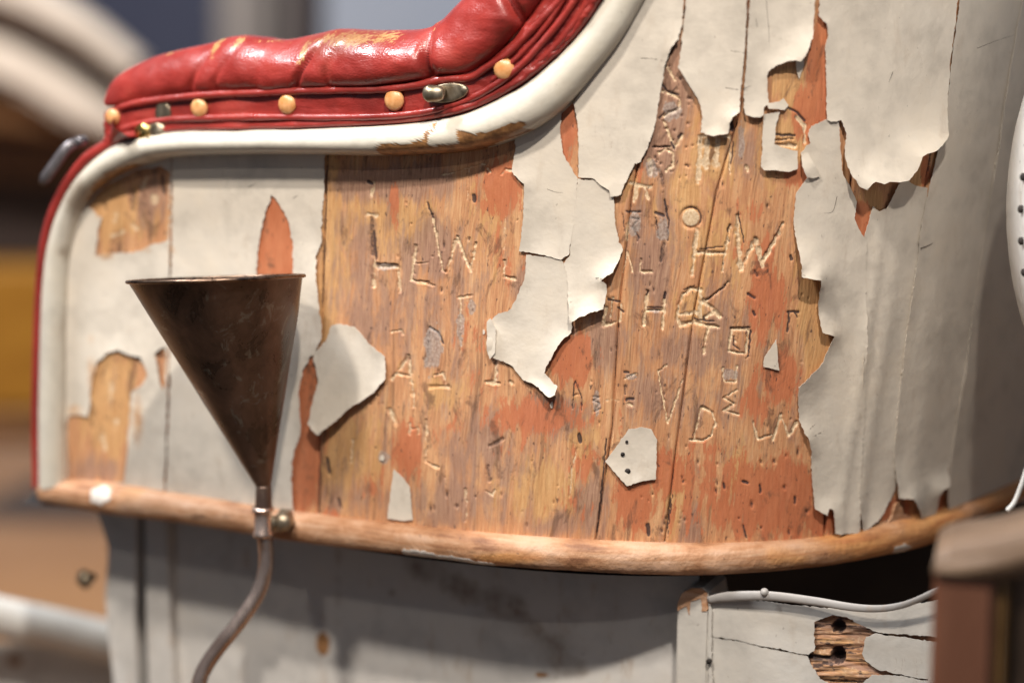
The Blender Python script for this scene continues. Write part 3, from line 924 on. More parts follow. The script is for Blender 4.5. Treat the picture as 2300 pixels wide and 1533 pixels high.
make_flake([(390, 312), (560, 310), (733, 310), (729, 440), (724, 545), (712, 575), (718, 640), (724, 720), (724, 762), (706, 795), (698, 800), (682, 830), (672, 880), (678, 960), (662, 1020), (655, 1075), (664, 1172), (520, 1160), (374, 1142), (383, 900), (388, 600)],
           [[(612, 436), (628, 455), (648, 490), (660, 540), (662, 640), (578, 640), (580, 570), (592, 500)]], base=0.9, edge=0.5, jag=2.5, lifts=[(725, 640, 40, 2.0)], grid=14, mat=M_PAINTS, scuffs=[(388, 560, 20, 14, .55), (390, 450, 6, 60, .5), (680, 1020, 20, 50, .4), (700, 600, 20, 14, .3)])
make_flake([(765, 726), (800, 733), (832, 772), (868, 800), (870, 850), (845, 880), (800, 908), (768, 940), (728, 972), (712, 958), (704, 948), (712, 900), (720, 850), (706, 792), (735, 765), (748, 730)], base=1.0, edge=0.8, lifts=[(725, 972, 60, 4.5), (800, 930, 60, 2.5)], jag=2.5, label='kite shaped flake hanging on the bare wood beside the funnel')
# middle sheets
make_flake([(1157, 260), (1262, 220), (1260, 300), (1266, 345), (1290, 388), (1298, 398), (1294, 470), (1284, 540), (1280, 570), (1262, 582), (1240, 575), (1200, 567), (1168, 563), (1176, 500), (1180, 412), (1165, 398), (1152, 384), (1160, 330)], base=1.2, edge=0.5, lifts=[(1180, 405, 24, 1.2), (1230, 575, 50, 0.7)], jag=2)
make_flake([(1184, 571), (1240, 578), (1264, 585), (1277, 610), (1283, 640), (1286, 700), (1285, 745), (1262, 765), (1246, 792), (1226, 834), (1257, 862), (1252, 880), (1240, 886), (1205, 862), (1178, 852), (1152, 820), (1114, 803), (1100, 795), (1098, 722), (1114, 708), (1150, 692), (1162, 670), (1180, 625)], base=1.1, edge=0.7, lifts=[(1250, 885, 26, 5), (1255, 790, 40, 2.2), (1108, 770, 20, 2.5)], jag=2.5, label='flake with a pointed hooked lower tip')
make_flake([(1290, 230), (1480, -60), (1540, -60), (1532, 56), (1524, 88), (1506, 108), (1496, 138), (1482, 215), (1474, 270), (1456, 328), (1440, 362), (1426, 366), (1412, 398), (1396, 435), (1372, 440), (1370, 426), (1335, 400), (1300, 396), (1302, 330), (1299, 275)], base=1.7, edge=0.8, lifts=[(1510, 110, 40, 2.0), (1460, 330, 60, 1.2), (1395, 430, 30, 1.3)], jag=2.2)
make_flake([(1299, 400), (1335, 404), (1366, 426), (1379, 444), (1382, 490), (1388, 528), (1400, 560), (1390, 585), (1380, 606), (1352, 626), (1365, 634), (1366, 652), (1358, 690), (1330, 696), (1306, 706), (1284, 722), (1281, 680), (1276, 620), (1268, 590), (1282, 572), (1284, 520), (1292, 460)], base=1.3, edge=0.7, lifts=[(1345, 692, 46, 3.8), (1290, 720, 36, 3.0), (1375, 615, 26, 4.0)], jag=2.4)
# upper sheets, parted by a long crack
make_flake([(1546, -60), (1535, 58), (1530, 110), (1522, 150), (1540, 178), (1558, 206), (1572, 234), (1577, 262), (1572, 296), (1584, 300), (1600, 303), (1632, 298), (1634, 275), (1644, 258), (1658, 250), (1662, 200), (1672, 100), (1679, -60)], base=1.6, edge=0.8, lifts=[(1545, 180, 36, 2.2), (1610, 300, 40, 2.8), (1644, 258, 18, 2)], jag=2.4)
make_flake([(1684, -60), (1680, 60), (1672, 170), (1668, 240), (1672, 256), (1690, 262), (1704, 262), (1712, 257), (1713, 240), (1724, 232), (1721, 200), (1722, 160), (1745, 143), (1768, 134), (1790, 136), (1800, 122), (1812, 92), (1820, 75), (1836, -60)], base=1.2, edge=0.7, lifts=[(1770, 138, 40, 2.6), (1808, 105, 30, 3.2), (1690, 262, 28, 1.6)], jag=2.2)
make_flake([(1786, 138), (1804, 128), (1803, 150), (1793, 178), (1788, 160)], base=1.0, edge=0.3, jag=1)
# letter-like scrap left where somebody carved
make_flake([(1714, 256), (1750, 250), (1740, 285), (1736, 322), (1762, 332), (1789, 338), (1788, 378), (1768, 384), (1738, 380), (1712, 380), (1706, 372), (1709, 341), (1711, 296)], base=1.2, edge=0.5, lifts=[(1740, 384, 40, 1.8)], jag=1.6, label='L shaped scrap with a ragged lower edge')
make_flake([(1719, 231), (1748, 227), (1758, 220), (1769, 236), (1760, 246), (1724, 243)], base=1.0, edge=0.4, lifts=[(1735, 245, 20, 1.4)], jag=1.4)
make_flake([(1797, 348), (1812, 342), (1822, 362), (1838, 394), (1822, 398), (1806, 396), (1796, 372)], base=1.4, edge=1.0, lifts=[(1806, 380, 16, 3)], jag=1.4)


# big sheets on the right half
def strip_folds(px, py):
    lx = px + 0.15 * (py - 700)
    f = np.clip((py - 350) / 400, 0, 1)
    return f * (2.2 * (fbm(lx / 40, py / 700, 2) - 0.5) + 1.6 * np.exp(-((lx - 1950) / 9) ** 2) + 1.2 * np.exp(-((lx - 1990) / 14) ** 2))


make_flake([(1842, -60), (1834, 34), (1852, 52), (1856, 78), (1850, 100), (1853, 200), (1854, 268), (1862, 272), (1884, 268), (1894, 300), (1888, 338), (1890, 372), (1896, 392), (1902, 398), (1908, 412), (1924, 420), (1934, 404), (1940, 400), (1958, 406), (1970, 400), (1992, 402), (2014, 398), (2030, 376), (2042, 344), (2075, 330), (2096, 312), (2108, 298), (2120, 200), (2132, 90), (2150, -60)],
           base=2.3, edge=0.7, lifts=[(1960, 405, 60, 8.0), (2075, 335, 55, 7.0), (1905, 400, 24, 2.0)], jag=2.2, folds=0.5)
make_flake([(1856, 266), (1820, 282), (1812, 300), (1818, 320), (1796, 342), (1812, 396), (1786, 432), (1780, 490), (1786, 560), (1785, 614), (1826, 622), (1830, 680), (1838, 742), (1866, 752), (1842, 810), (1786, 865), (1790, 940), (1810, 985), (1818, 1010), (1821, 1080), (1823, 1138), (1848, 1152), (1852, 1136), (1862, 1140), (1866, 1192), (1922, 1192), (1926, 1100), (1938, 900), (1942, 700), (1944, 540), (1926, 512), (1917, 488), (1922, 452), (1906, 418), (1890, 390), (1884, 330), (1880, 268)],
           base=1.1, edge=0.7, lifts=[(1806, 612, 40, 9), (1852, 742, 24, 3.2), (1808, 840, 44, 3.0), (1812, 985, 24, 2.6), (1845, 1150, 28, 2.5), (1905, 1190, 40, 2)], jag=2.0, fold_fn=strip_folds)
make_flake([(1940, 528), (1958, 462), (1972, 474), (1986, 468), (1998, 440), (2008, 412), (2024, 400), (2046, 414), (2080, 422), (2072, 480), (2064, 560), (2046, 700), (2026, 860), (2010, 1000), (2006, 1100), (1988, 1130), (1968, 1160), (1930, 1194), (1925, 1140), (1922, 1060), (1932, 900), (1936, 700)],
           base=0.55, edge=0.7, lifts=[(1930, 1190, 60, 2.4), (2015, 405, 34, 3.0)], jag=2.0, fold_fn=strip_folds)


def right_folds(px, py):
    lx = px + 0.17 * (py - 600)
    return 1.5 * np.clip((py - 300) / 500, 0, 1) * (fbm(lx / 34 + 3, py / 600, 2) - 0.5) * 2


make_flake([(2156, -60), (2136, 90), (2122, 210), (2111, 300), (2102, 330), (2080, 424), (2064, 500), (2058, 558), (2038, 700), (2018, 860), (2004, 1000), (2004, 1112), (2030, 1112), (2048, 1140), (2054, 1166), (2090, 1160), (2100, 1096), (2118, 1086), (2136, 980), (2166, 800), (2186, 660), (2214, 480), (2256, 200), (2300, -60)],
           base=1.9, edge=0.8, lifts=[(2032, 1120, 40, 5), (2110, 1090, 18, 3)], jag=1.8, fold_fn=right_folds)
make_flake([(2296, -60), (2252, 200), (2210, 480), (2182, 660), (2162, 800), (2134, 980), (2120, 1086), (2122, 1160), (2200, 1140), (2420, 1100), (2440, 600), (2480, -60)], base=3.0, edge=0.5, jag=1.5, grid=18, fold_fn=right_folds)
# islands left on the bare wood
make_flake([(1412, 962), (1440, 957), (1463, 962), (1476, 986), (1473, 1074), (1440, 1078), (1409, 1088), (1385, 1062), (1360, 1034), (1385, 1000)], base=0.9, edge=0.5, lifts=[(1410, 1085, 40, 1.2)], jag=1.4, label='five sided flake with two rusty nail holes')
make_flake([(1742, 760), (1745, 790), (1749, 831), (1730, 826), (1713, 822), (1716, 800), (1730, 780)], base=0.9, edge=0.4, jag=1.2, label='small triangular flake')
make_flake([(886, 1052), (905, 1070), (922, 1092), (929, 1166), (900, 1167), (872, 1163), (878, 1110)], base=0.8, edge=0.4, jag=1.4, label='narrow tapering flake just above the moulding')
make_flake([(1098, 720), (1106, 712), (1118, 735), (1116, 790), (1104, 804), (1099, 780)], base=2.6, edge=1.0, jag=1.0)
# hairline cracks running in from torn edges
for pts, r_ in [([(1440, 130), (1470, 132), (1500, 138)], .7), ([(1640, 114), (1668, 117)], .6), ([(1628, 196), (1658, 200), (1692, 190)], .7), ([(2062, 556), (2076, 552), (2092, 545)], 1.6), ([(1230, 424), (1250, 431), (1272, 432)], .6), ([(1505, 210), (1522, 190)], .9), ([(1812, 962), (1832, 948)], .7), ([(1818, 978), (1850, 965)], .6), ([(2000, 160), (1990, 186)], .7), ([(1340, 620), (1360, 622)], .6), ([(1720, 0), (1726, 80), (1724, 150)], .5), ([(1878, 440), (1868, 474), (1846, 478)], .7), ([(385, 560), (383, 660)], 1.2), ([(560, 420), (580, 410)], .9), ([(660, 445), (672, 438)], .9), ([(1700, 60), (1694, 30)], .6), ([(2190, 108), (2230, 92), (2270, 78)], .6)]:
    qq = resample(np.array(pts, float), 14)
    Pq = hit(qq[:, 0], qq[:, 1])
    hq = np.full(14, 0.0008)
    for Qf, hf in FLAKE_H:
        dd_ = np.hypot(qq[:, None, 0] - Qf[None, :, 0], qq[:, None, 1] - Qf[None, :, 1])
        jn = dd_.argmin(1)
        hq = np.where(dd_.min(1) < 12, np.maximum(hq, hf[jn]), hq)
    tube('crack', Pq + normals(Pq) * (hq - 0.00005)[:, None], r_ * 0.0003 * np.interp(np.linspace(0, 1, 14), [0, .2, .8, 1], [1, 1, .6, .15]), M_CRACK, car, 5)
# crumbs of paint still clinging to the wood
_q = random.Random(21)
for (x, y) in [(860, 1028), (1240, 908), (1088, 745)]:
    n_ = _q.randint(5, 7)
    rr_ = _q.uniform(4, 9)
    st_ = _q.uniform(0.7, 1.8)
    make_flake([(x + rr_ * _q.uniform(.6, 1.3) * math.cos(2 * math.pi * k_ / n_), y + st_ * rr_ * _q.uniform(.6, 1.3) * math.sin(2 * math.pi * k_ / n_)) for k_ in range(n_)], base=0.7, edge=0.3, jag=0.6, grid=6)
for (x, y, r) in [(1399, 1018, 5), (1410, 1056, 7), (1408, 990, 3.5)]:
    c = on(x, y, 0.0016)
    nn = normals(hit(x, y))
    tube('nail', [c - nn * 0.002, c + nn * 0.0004], r * 0.0003, M_DARK, car, 10)


# ------------------------------------------------------------------ lofts on the body side
def loft(name, A, B, prof, mat, N=420, chip=(), grime_and_dark=(), orange=(), wear=(), brown=(), hmul=None, noise=0.0, back=None, seed=1, parent=car, habs=None):
    """strip between two pixel curves; prof = [(s, h)] with h as a fraction of the local width"""
    a = resample(A, N)
    b = resample(B, N)
    pr = np.array(prof)
    s = pr[:, 0]
    px = a[:, None, 0] * (1 - s) + b[:, None, 0] * s
    py = a[:, None, 1] * (1 - s) + b[:, None, 1] * s
    P = hit(px, py)
    Nn = normals(P)
    wd = np.linalg.norm(P[:, -1] - P[:, 0], axis=1) if np.linalg.norm(P[0, -1] - P[0, 0]) > 1e-6 else np.linalg.norm(P[:, len(s) // 2] - P[:, 0], axis=1)
    h = (wd if habs is None else np.full(N, habs))[:, None] * pr[None, :, 1]
    if hmul is not None:
        h = h * hmul(px, py)
    if noise:
        h = h + (fbm(px / 40 + seed, py / 40, 3) - 0.5) * noise
    attrs = {}
    for nm, polys in (('chip', chip), ('grime_and_dark', grime_and_dark), ('orange', orange), ('wear', wear), ('brown', brown)):
        m = np.zeros(px.shape)
        for q in polys:
            if len(q) == 5 and not isinstance(q[0], tuple):
                x, y, rx, ry, v = q
                m = np.maximum(m, v * np.exp(-0.8 * (((px - x) / rx) ** 2 + ((py - y) / ry) ** 2)))
            else:
                m = np.maximum(m, in_poly(px, py, q).astype(float))
        attrs[nm] = m.ravel()
    if len(chip):
        h = h - attrs['chip'].reshape(h.shape) * (0.0005 if name == 'rim_moulding' else -0.0006)
    V = P + Nn * h[..., None]
    nr, nc = px.shape
    F = grid_faces(nr, nc)
    return mesh_obj(name, V.reshape(-1, 3), F, mat, parent, attrs)


th = np.linspace(0, np.pi, 30)
HALF = [((1 - math.cos(t)) / 2, 0.46 * math.sin(t) ** 0.8) for t in th]
HALF = [(0.0, -0.1)] + HALF + [(1.0, -0.1)]
loft('rim_moulding', RIM_O, RIM_I, [(0, -0.1)] + [((1 - math.cos(t)) / 2, 0.47 * math.sin(t) ** 0.75) for t in th[1:-1]] + [(0.985, 0.04), (1.03, 0.02), (1.03, -0.05)], M_RIM, 900,
     chip=[rough_poly(q, 3.5, 40 + i) for i, q in enumerate([
         [(880, 326), (905, 314), (940, 316), (968, 310), (985, 304), (985, 290), (992, 276), (1005, 270), (1005, 285), (992, 300), (994, 322), (1056, 316), (1056, 286), (1064, 286), (1076, 290), (1095, 296), (1140, 285), (1185, 265), (1200, 270), (1190, 284), (1210, 288), (1120, 322), (1060, 345), (880, 354)],
         [(205, 446), (232, 410), (275, 378), (330, 362), (340, 376), (270, 420), (215, 460)]])],
     grime_and_dark=[(200, 450, 40, 60, .9), (157, 560, 14, 90, .5), (150, 800, 10, 260, .45), (900, 350, 160, 14, .6), (365, 345, 14, 18, .6)])  # darker along the inner edge of the rim

# red leather edge wrapped outside the rim at the rear end
EDGE_O = [(77, 1090), (75, 900), (83, 640), (100, 512), (138, 416), (190, 344), (245, 306), (262, 280), (274, 250)]
EDGE_I = [(100, 1085), (100, 900), (108, 640), (126, 524), (165, 434), (214, 372), (276, 326), (310, 310), (340, 302)]
loft('leather_edge', EDGE_O, EDGE_I, [(0, -1.2), (0.0, -0.2), (0.12, 0.35), (0.3, 0.75), (0.5, 0.9), (0.75, 0.9), (0.95, 0.8), (1.05, 0.2)], M_LEATHER, 200, wear=[(110, 560, 12, 80, .3)])
# leather band between rim and roll
BAND_I = [(258, 318), (300, 316), (360, 304), (420, 296), (500, 294), (700, 289), (900, 280), (1000, 267), (1090, 241), (1180, 192), (1250, 135), (1310, 71), (1355, 5), (1405, -75), (1440, -150)]
BAND_O = [(252, 245), (300, 222), (370, 210), (450, 200), (520, 194), (700, 186), (860, 178), (960, 165), (1050, 150), (1100, 125), (1150, 92), (1190, 40), (1225, -10), (1270, -80), (1320, -150)]


def band_h(px, py):
    return 1 + 0.10 * np.sin(px / 37 + 2 * np.sin(px / 90)) + 0.25 * (fbm(px / 60, py / 12, 3) - 0.5)


loft('leather_band', BAND_I, BAND_O, [(0, 0.1), (0.06, 0.33), (0.14, 0.35), (0.2, 0.31), (0.3, 0.30), (0.4, 0.32), (0.5, 0.29), (0.6, 0.31), (0.7, 0.27), (0.8, 0.28), (0.9, 0.25), (1.0, 0.10)], M_LEATHER, 500, hmul=band_h, habs=0.036, wear=[(560, 265, 200, 8, .35)], brown=[(1000, 240, 30, 25, .8)])  # brown patch stands in for the shadow below the turn button


def welt(path, r, off, name='leather_welt', n=260):
    q = resample(path, n)
    P = hit(q[:, 0], q[:, 1])
    Nn = normals(P)
    rr = r * 0.0003 * (1 + 0.25 * (fbm(q[:, 0] / 30, q[:, 1] / 30, 2) - 0.5))
    return tube(name, P + Nn * (off * 0.0003 + (fbm(q[:, 0] / 60 + off, q[:, 0] * 0, 2) - 0.5)[:, None] * 0.0012), rr, M_LEATHER, car, 14)


welt([(290, 240), (330, 229), (400, 219), (500, 210), (600, 206), (700, 202), (800, 200), (880, 198), (960, 188), (1010, 176), (1070, 172), (1110, 148), (1150, 122), (1185, 88), (1230, 40), (1275, -10), (1320, -80)], 9, 38)
welt([(262, 300), (300, 286), (340, 275), (400, 266), (500, 262), (620, 260), (760, 261), (880, 258), (980, 247), (1060, 224), (1120, 192), (1180, 148), (1230, 92), (1280, 30), (1330, -50)], 8, 38)
welt([(255, 320), (310, 300), (370, 288), (450, 281), (560, 279), (700, 276), (880, 268), (980, 256), (1060, 236), (1130, 203), (1200, 155), (1265, 92), (1320, 15), (1370, -70)], 8, 32)
welt([(1120, 178), (1170, 132), (1220, 78), (1262, 20), (1300, -50)], 6, 38)
# stitched seam: small thread dashes
q = resample([(1215, 118), (1262, 62), (1305, -5)], 22)
st_v, st_f = [], []
for i in range(0, 21):
    a_, b_ = on(*q[i], 0.0065), on(*(q[i] * 0.45 + q[i + 1] * 0.55), 0.0065)
    u_ = np.array([0.0005, 0, 0.0004])
    k0 = len(st_v)
    st_v += [a_ - u_, a_ + u_, b_ + u_, b_ - u_]
    st_f.append((k0, k0 + 1, k0 + 2, k0 + 3))
tag(mesh_obj('stitching', st_v, st_f, M_LEATHER, car), kind='stuff')

# padded leather roll
PAD_T = [(240, 222), (247, 190), (272, 163), (330, 131), (400, 111), (455, 99), (495, 86), (530, 81), (570, 84), (625, 90), (690, 78), (740, 67), (800, 69), (850, 70), (930, 67), (972, 52), (1005, 22), (1038, -14), (1070, -60), (1110, -140)]
PAD_B = [(246, 238), (262, 238), (300, 233), (350, 226), (420, 215), (500, 210), (600, 207), (700, 203), (800, 199), (880, 194), (950, 184), (1000, 172), (1060, 164), (1110, 132), (1160, 80), (1200, 30), (1232, -20), (1270, -80), (1320, -150)]
NP_, NS_ = 1000, 72
a = resample(PAD_B, NP_)
b = resample(PAD_T, NP_)
t = np.linspace(0, 2 * np.pi, NS_, endpoint=False)
s = (1 - np.cos(t)) / 2
px = a[:, None, 0] * (1 - s) + b[:, None, 0] * s
py = a[:, None, 1] * (1 - s) + b[:, None, 1] * s
P = hit(px.ravel(), py.ravel()).reshape(NP_, NS_, 3)
Nn = normals(P)
wd = np.linalg.norm(P[:, NS_ // 2] - P[:, 0], axis=1)
u = np.linspace(0, 1, NP_)
h = wd[:, None] * 0.33 * np.sin(t)[None] * np.where(np.sin(t) < 0, 1.2, 1.0)[None] + 0.004 - 0.26 * wd[:, None] * s[None, :]
pc = np.zeros_like(px)
for (xt, yt, xb, yb, amp, wdt) in [(500, 85, 445, 205, .16, 9), (745, 68, 684, 200, .26, 8), (972, 52, 986, 175, .42, 11), (1150, -20, 1205, 80, .5, 13), (615, 88, 600, 200, .08, 14), (1060, -60, 1090, 150, .0, 10), (560, 84, 520, 160, .1, 7), (800, 68, 770, 130, .08, 7)]:
    xl = xb + (xt - xb) * np.clip((py - yb) / (yt - yb), -0.3, 1.4)
    pc += amp * np.exp(-((px - xl) / wdt) ** 2)
front = np.clip(np.sin(t) * 3 + 0.6, 0, 1)[None]
h = h * (1 - np.clip(pc, 0, 0.6) * front)
h += (fbm(px / 70, py / 70, 2) - 0.5) * 0.004 * front + (fbm(px / 30, py / 20, 2) - 0.5) * 0.0008 * front
V = P + Nn * h[..., None]
wear_m = np.zeros(px.shape)
brown_m = np.zeros(px.shape)
for x, y, rx, ry, v in [(790, 88, 90, 20, 1.0), (870, 85, 50, 18, .9), (700, 110, 10, 40, 1.0), (490, 105, 12, 30, 1.1), (540, 95, 14, 18, .9), (360, 118, 60, 10, .7), (610, 92, 60, 8, .6), (978, 60, 8, 30, .6), (975, 110, 5, 50, .35), (735, 140, 5, 60, .5)]:
    wear_m = np.maximum(wear_m, v * np.exp(-0.8 * (((px - x) / rx) ** 2 + ((py - y) / ry) ** 2)))
for x, y, rx, ry, v in [(790, 100, 120, 40, .8), (420, 160, 60, 20, .4), (980, 170, 20, 40, .6), (760, 150, 40, 30, .5)]:
    brown_m = np.maximum(brown_m, v * np.exp(-0.8 * (((px - x) / rx) ** 2 + ((py - y) / ry) ** 2)))
F = grid_faces(NP_, NS_, True).tolist()
F.append(list(range(NS_))[::-1])
mesh_obj('padded_roll', V.reshape(-1, 3), F, M_LEATHER, car, {'wear': wear_m.ravel(), 'brown': brown_m.ravel()})


# ------------------------------------------------------------------ tacks and turn buttons
def frame(px, py):
    p = hit(px, py)
    n = normals(p)
    r = np.cross(np.array([0, 0, 1.0]), n)
    r = -r / np.linalg.norm(r)
    if r[0] < 0: r = -r
    upv = np.cross(n, r)
    if upv[2] < 0: upv = -upv
    return p, r, upv, n


def dome(name, px, py, r, mat, off=0.004, hgt=0.62, parent=car, rx=1.0, rot=0.0, flat=0.0):
    p, R, U, N = frame(px, py)
    mpp = np.linalg.norm(p - CAM) / FPX
    rr = r * mpp
    ca, sa = math.cos(rot), math.sin(rot)
    R, U = R * ca + U * sa, U * ca - R * sa
    V = []
    ring = [(1.0, -0.35), (1.03, 0.0), (1.0, 0.16), (0.93, 0.36), (0.8, 0.58), (0.6, 0.8), (0.35, 0.94)]
    if flat:
        ring = [(1.0, -0.5), (1.0, 0.55), (0.96, 0.8), (0.9, 0.92), (0.6, 0.98), (0.3, 1.0)]
    sg = 28
    for q_, z in ring:
        for i in range(sg):
            a_ = 2 * math.pi * i / sg
            V.append(p + R * (rr * q_ * rx * math.cos(a_)) + U * (rr * q_ * math.sin(a_)) + N * (off + rr * hgt * z))
    F = grid_faces(len(ring), sg, True).tolist()
    V.append(p + N * (off + rr * hgt))
    k0 = (len(ring) - 1) * sg
    F += [(k0 + i, k0 + (i + 1) % sg, len(V) - 1) for i in range(sg)]
    return mesh_obj(name, V, F, mat, parent)


for (x, y, r) in [(275, 260, 17), (470, 240, 20), (667, 232, 21), (905, 222, 22.5), (1147, 153, 23)]:
    dome('tack', x, y, r * 1.04, M_TACK, 0.0122, 0.48)
# turn button near the bend: oval plate, neck and wing
pl = dome('turn_button', 1024, 205, 21, M_BRASS, 0.0130, 0.30, rx=2.45, rot=math.radians(9), flat=1)
pl['label'] = 'brass turn button with a wing set across an oval plate, near the bend of the leather'
p, R, U, N = frame(1012, 204)
m_ = np.linalg.norm(p - CAM) / FPX
tube('neck', [p + N * 0.014, p + N * 0.021 - R * 0.001], [0.0048, 0.0040], M_BRASS, pl, 14)
pa = resample(np.array([p + N * 0.021 + R * 0.006, p + N * 0.0235 - R * 0.002, p + N * 0.0245 - R * 0.0085]), 16)
tube('wing', pa, np.interp(np.linspace(0, 1, 16), [0, .08, .3, .75, .93, 1], [.0015, .0042, .0052, .0058, .0040, .0014]), M_BRASS, pl, 16, flat=0.75)
for sx in (-40, 40):
    dome('screw', 1024 + sx, 205 - sx * 0.16, 7, M_BRASS, 0.0160, 0.25, parent=pl)
# turn button near the rear corner, seen edge on
pl = dome('turn_button', 388, 252, 25, M_BRASS, 0.0108, 0.22, rx=0.85, rot=math.radians(-12), flat=1)
pl['label'] = 'brass turn button hanging over the cream rim at the rear corner'
dome('hub', 374, 292, 23, M_BRASS, 0.0115, 0.5, parent=pl, rx=1.1)
dome('wing', 346, 292, 19, M_GOLD, 0.0135, 0.6, parent=pl, rx=1.15, rot=math.radians(20))
p1, p2 = hit(370, 305), hit(366, 350)
tube('peg', resample(np.array([p1 + normals(p1) * 0.0125, (p1 + p2) / 2 + normals(p2) * 0.0135, p2 + normals(p2) * 0.0105]), 10), [.0058, .0056, .0052, .0048, .0044, .0042, .0040, .0044, .0040, .002], M_BRASS, pl, 12)
# strap bracket on the rear edge
c0, c1 = on(168, 326, 0.006), on(112, 408, 0.010)
off = np.array([0, -0.004, 0])
br = tube('strap_bracket', resample(np.array([on(188, 318, -0.004), c0 + off, (c0 + c1) / 2 + off * 1.6, c1 + off]), 20), np.interp(np.linspace(0, 1, 20), [0, .1, .9, 1], [.0035, .0042, .0042, .002]), M_STEEL, car, 12, flat=0.6)
p, R, U, N = frame(186, 317)
tube('rivet', [p - N * 0.002, p + N * 0.006, p + N * 0.0075], [.0042, .0042, .0022], M_STEEL, br, 14)

# ------------------------------------------------------------------ lower moulding
MO_U = [(100, 1072), (250, 1084), (400, 1106), (660, 1146), (900, 1176), (1200, 1203), (1500, 1217), (1700, 1215), (1870, 1200), (2000, 1166), (2100, 1148), (2200, 1108), (2300, 1066), (2400, 1018)]
MO_L = [(100, 1124), (250, 1150), (400, 1168), (560, 1194), (700, 1216), (1000, 1250), (1130, 1266), (1400, 1282), (1600, 1285), (1800, 1270), (1950, 1245), (2090, 1210), (2200, 1156), (2300, 1106), (2400, 1052)]
loft('lower_moulding', MO_U, MO_L, [(0, -0.1), (0.0, 0.02)] + [((1 - math.cos(t_)) / 2, 0.05 + 0.52 * math.sin(t_) ** 0.8) for t_ in th[1:-1]] + [(1.0, 0.0), (1.0, -0.4)], M_MOULD, 800, noise=0.0012,
     chip=[rough_poly([(920, 1222), (960, 1226), (1060, 1243), (1122, 1256), (1120, 1270), (1000, 1262), (915, 1245)], 3, 60), [(224, 1090), (245, 1084), (268, 1092), (270, 1112), (250, 1124), (228, 1116)], rough_poly([(1978, 1214), (1998, 1206), (2018, 1216), (2004, 1228), (1980, 1230)], 2, 61)],
     orange=[(1130, 1240, 90, 18, .9), (1900, 1200, 120, 50, .9), (2080, 1170, 100, 60, .9), (2250, 1100, 100, 60, 1.0), (1750, 1240, 90, 30, .6), (300, 1100, 60, 20, .5)],
     grime_and_dark=[(1180, 1262, 80, 10, .9), (1600, 1284, 400, 9, .7), (460, 1150, 120, 8, .6), (1300, 1275, 180, 8, .9), (2100, 1200, 60, 16, .5)])  # darker along the lower edge of the moulding
# splintered bits sitting on the moulding
for poly in ([(1985, 1168), (1995, 1158), (2004, 1128), (2012, 1125), (2020, 1150), (2050, 1162), (2058, 1172), (2030, 1182), (2000, 1182)], [(1914, 1196), (1920, 1186), (1928, 1200), (1920, 1206)]):
    make_flake(poly, base=3.5, edge=0.4, jag=2, mat=M_MOULD, name='splinter', thick=2.5)

# leather lined inside of the tub wall, 32 mm behind the boards
loft('edge_strip', RIM_O, RIM_I, [(0.05, 0.0), (0.05, -0.032)], M_LEATHER, 300, habs=1.0)
lx = np.concatenate([np.linspace(96, 1500, 90), np.linspace(1520, 2420, 40)])
ly = np.linspace(0, 1, 14)[:, None]
ty = np.maximum(np.interp(lx, *(lambda o_: (_ro[o_, 0], _ro[o_, 1]))(np.argsort(_ro[:, 0]))), -140)
by = np.interp(lx, [100, 250, 400, 660, 900, 1200, 1500, 1700, 1870, 2000, 2100, 2200, 2300, 2420], [1098, 1112, 1134, 1180, 1208, 1233, 1248, 1246, 1230, 1196, 1170, 1130, 1085, 1025])
LX = np.broadcast_to(lx, (14, len(lx)))
LY = ty * (1 - ly) + by * ly
Pl = hit(LX.ravel(), LY.ravel())
mesh_obj('inner_lining', Pl - normals(Pl) * 0.032, grid_faces(14, len(lx)), M_LEATHER, car)

# unseen floor of the tub, added to block light below and behind the boards
xs = np.linspace(-0.385, 0.50, 60)
top = np.stack([xs, plan(xs) - 0.004, np.full(60, ZM - 0.012)], 1)
bk = np.stack([xs, np.full(60, 2.0), np.full(60, ZM - 0.012)], 1)
mesh_obj('tub_floor', np.vstack([top, bk]), grid_faces(2, 60), M_DARK, car)
# ------------------------------------------------------------------ lower body
xA, xB = -0.30, 0.165
yA, yB = 1.530, 1.316


def low_y(x):
    return yA + (yB - yA) * (x - xA) / (xB - xA)


def low(px, py, off=0.0):
    """point on the flat lower body plane, off metres in front of it"""
    d = rays(px, py)
    k_ = (yB - yA) / (xB - xA)
    c_ = yA - k_ * xA
    t_ = (c_ - CAM[1] + k_ * CAM[0]) / (d[..., 1] - k_ * d[..., 0])
    p = CAM + d * t_[..., None]
    n = np.array([k_, -1, 0]) / math.hypot(k_, 1)
    return p + n * off


LOWN = np.array([(yB - yA) / (xB - xA), -1, 0])
LOWN /= np.linalg.norm(LOWN)


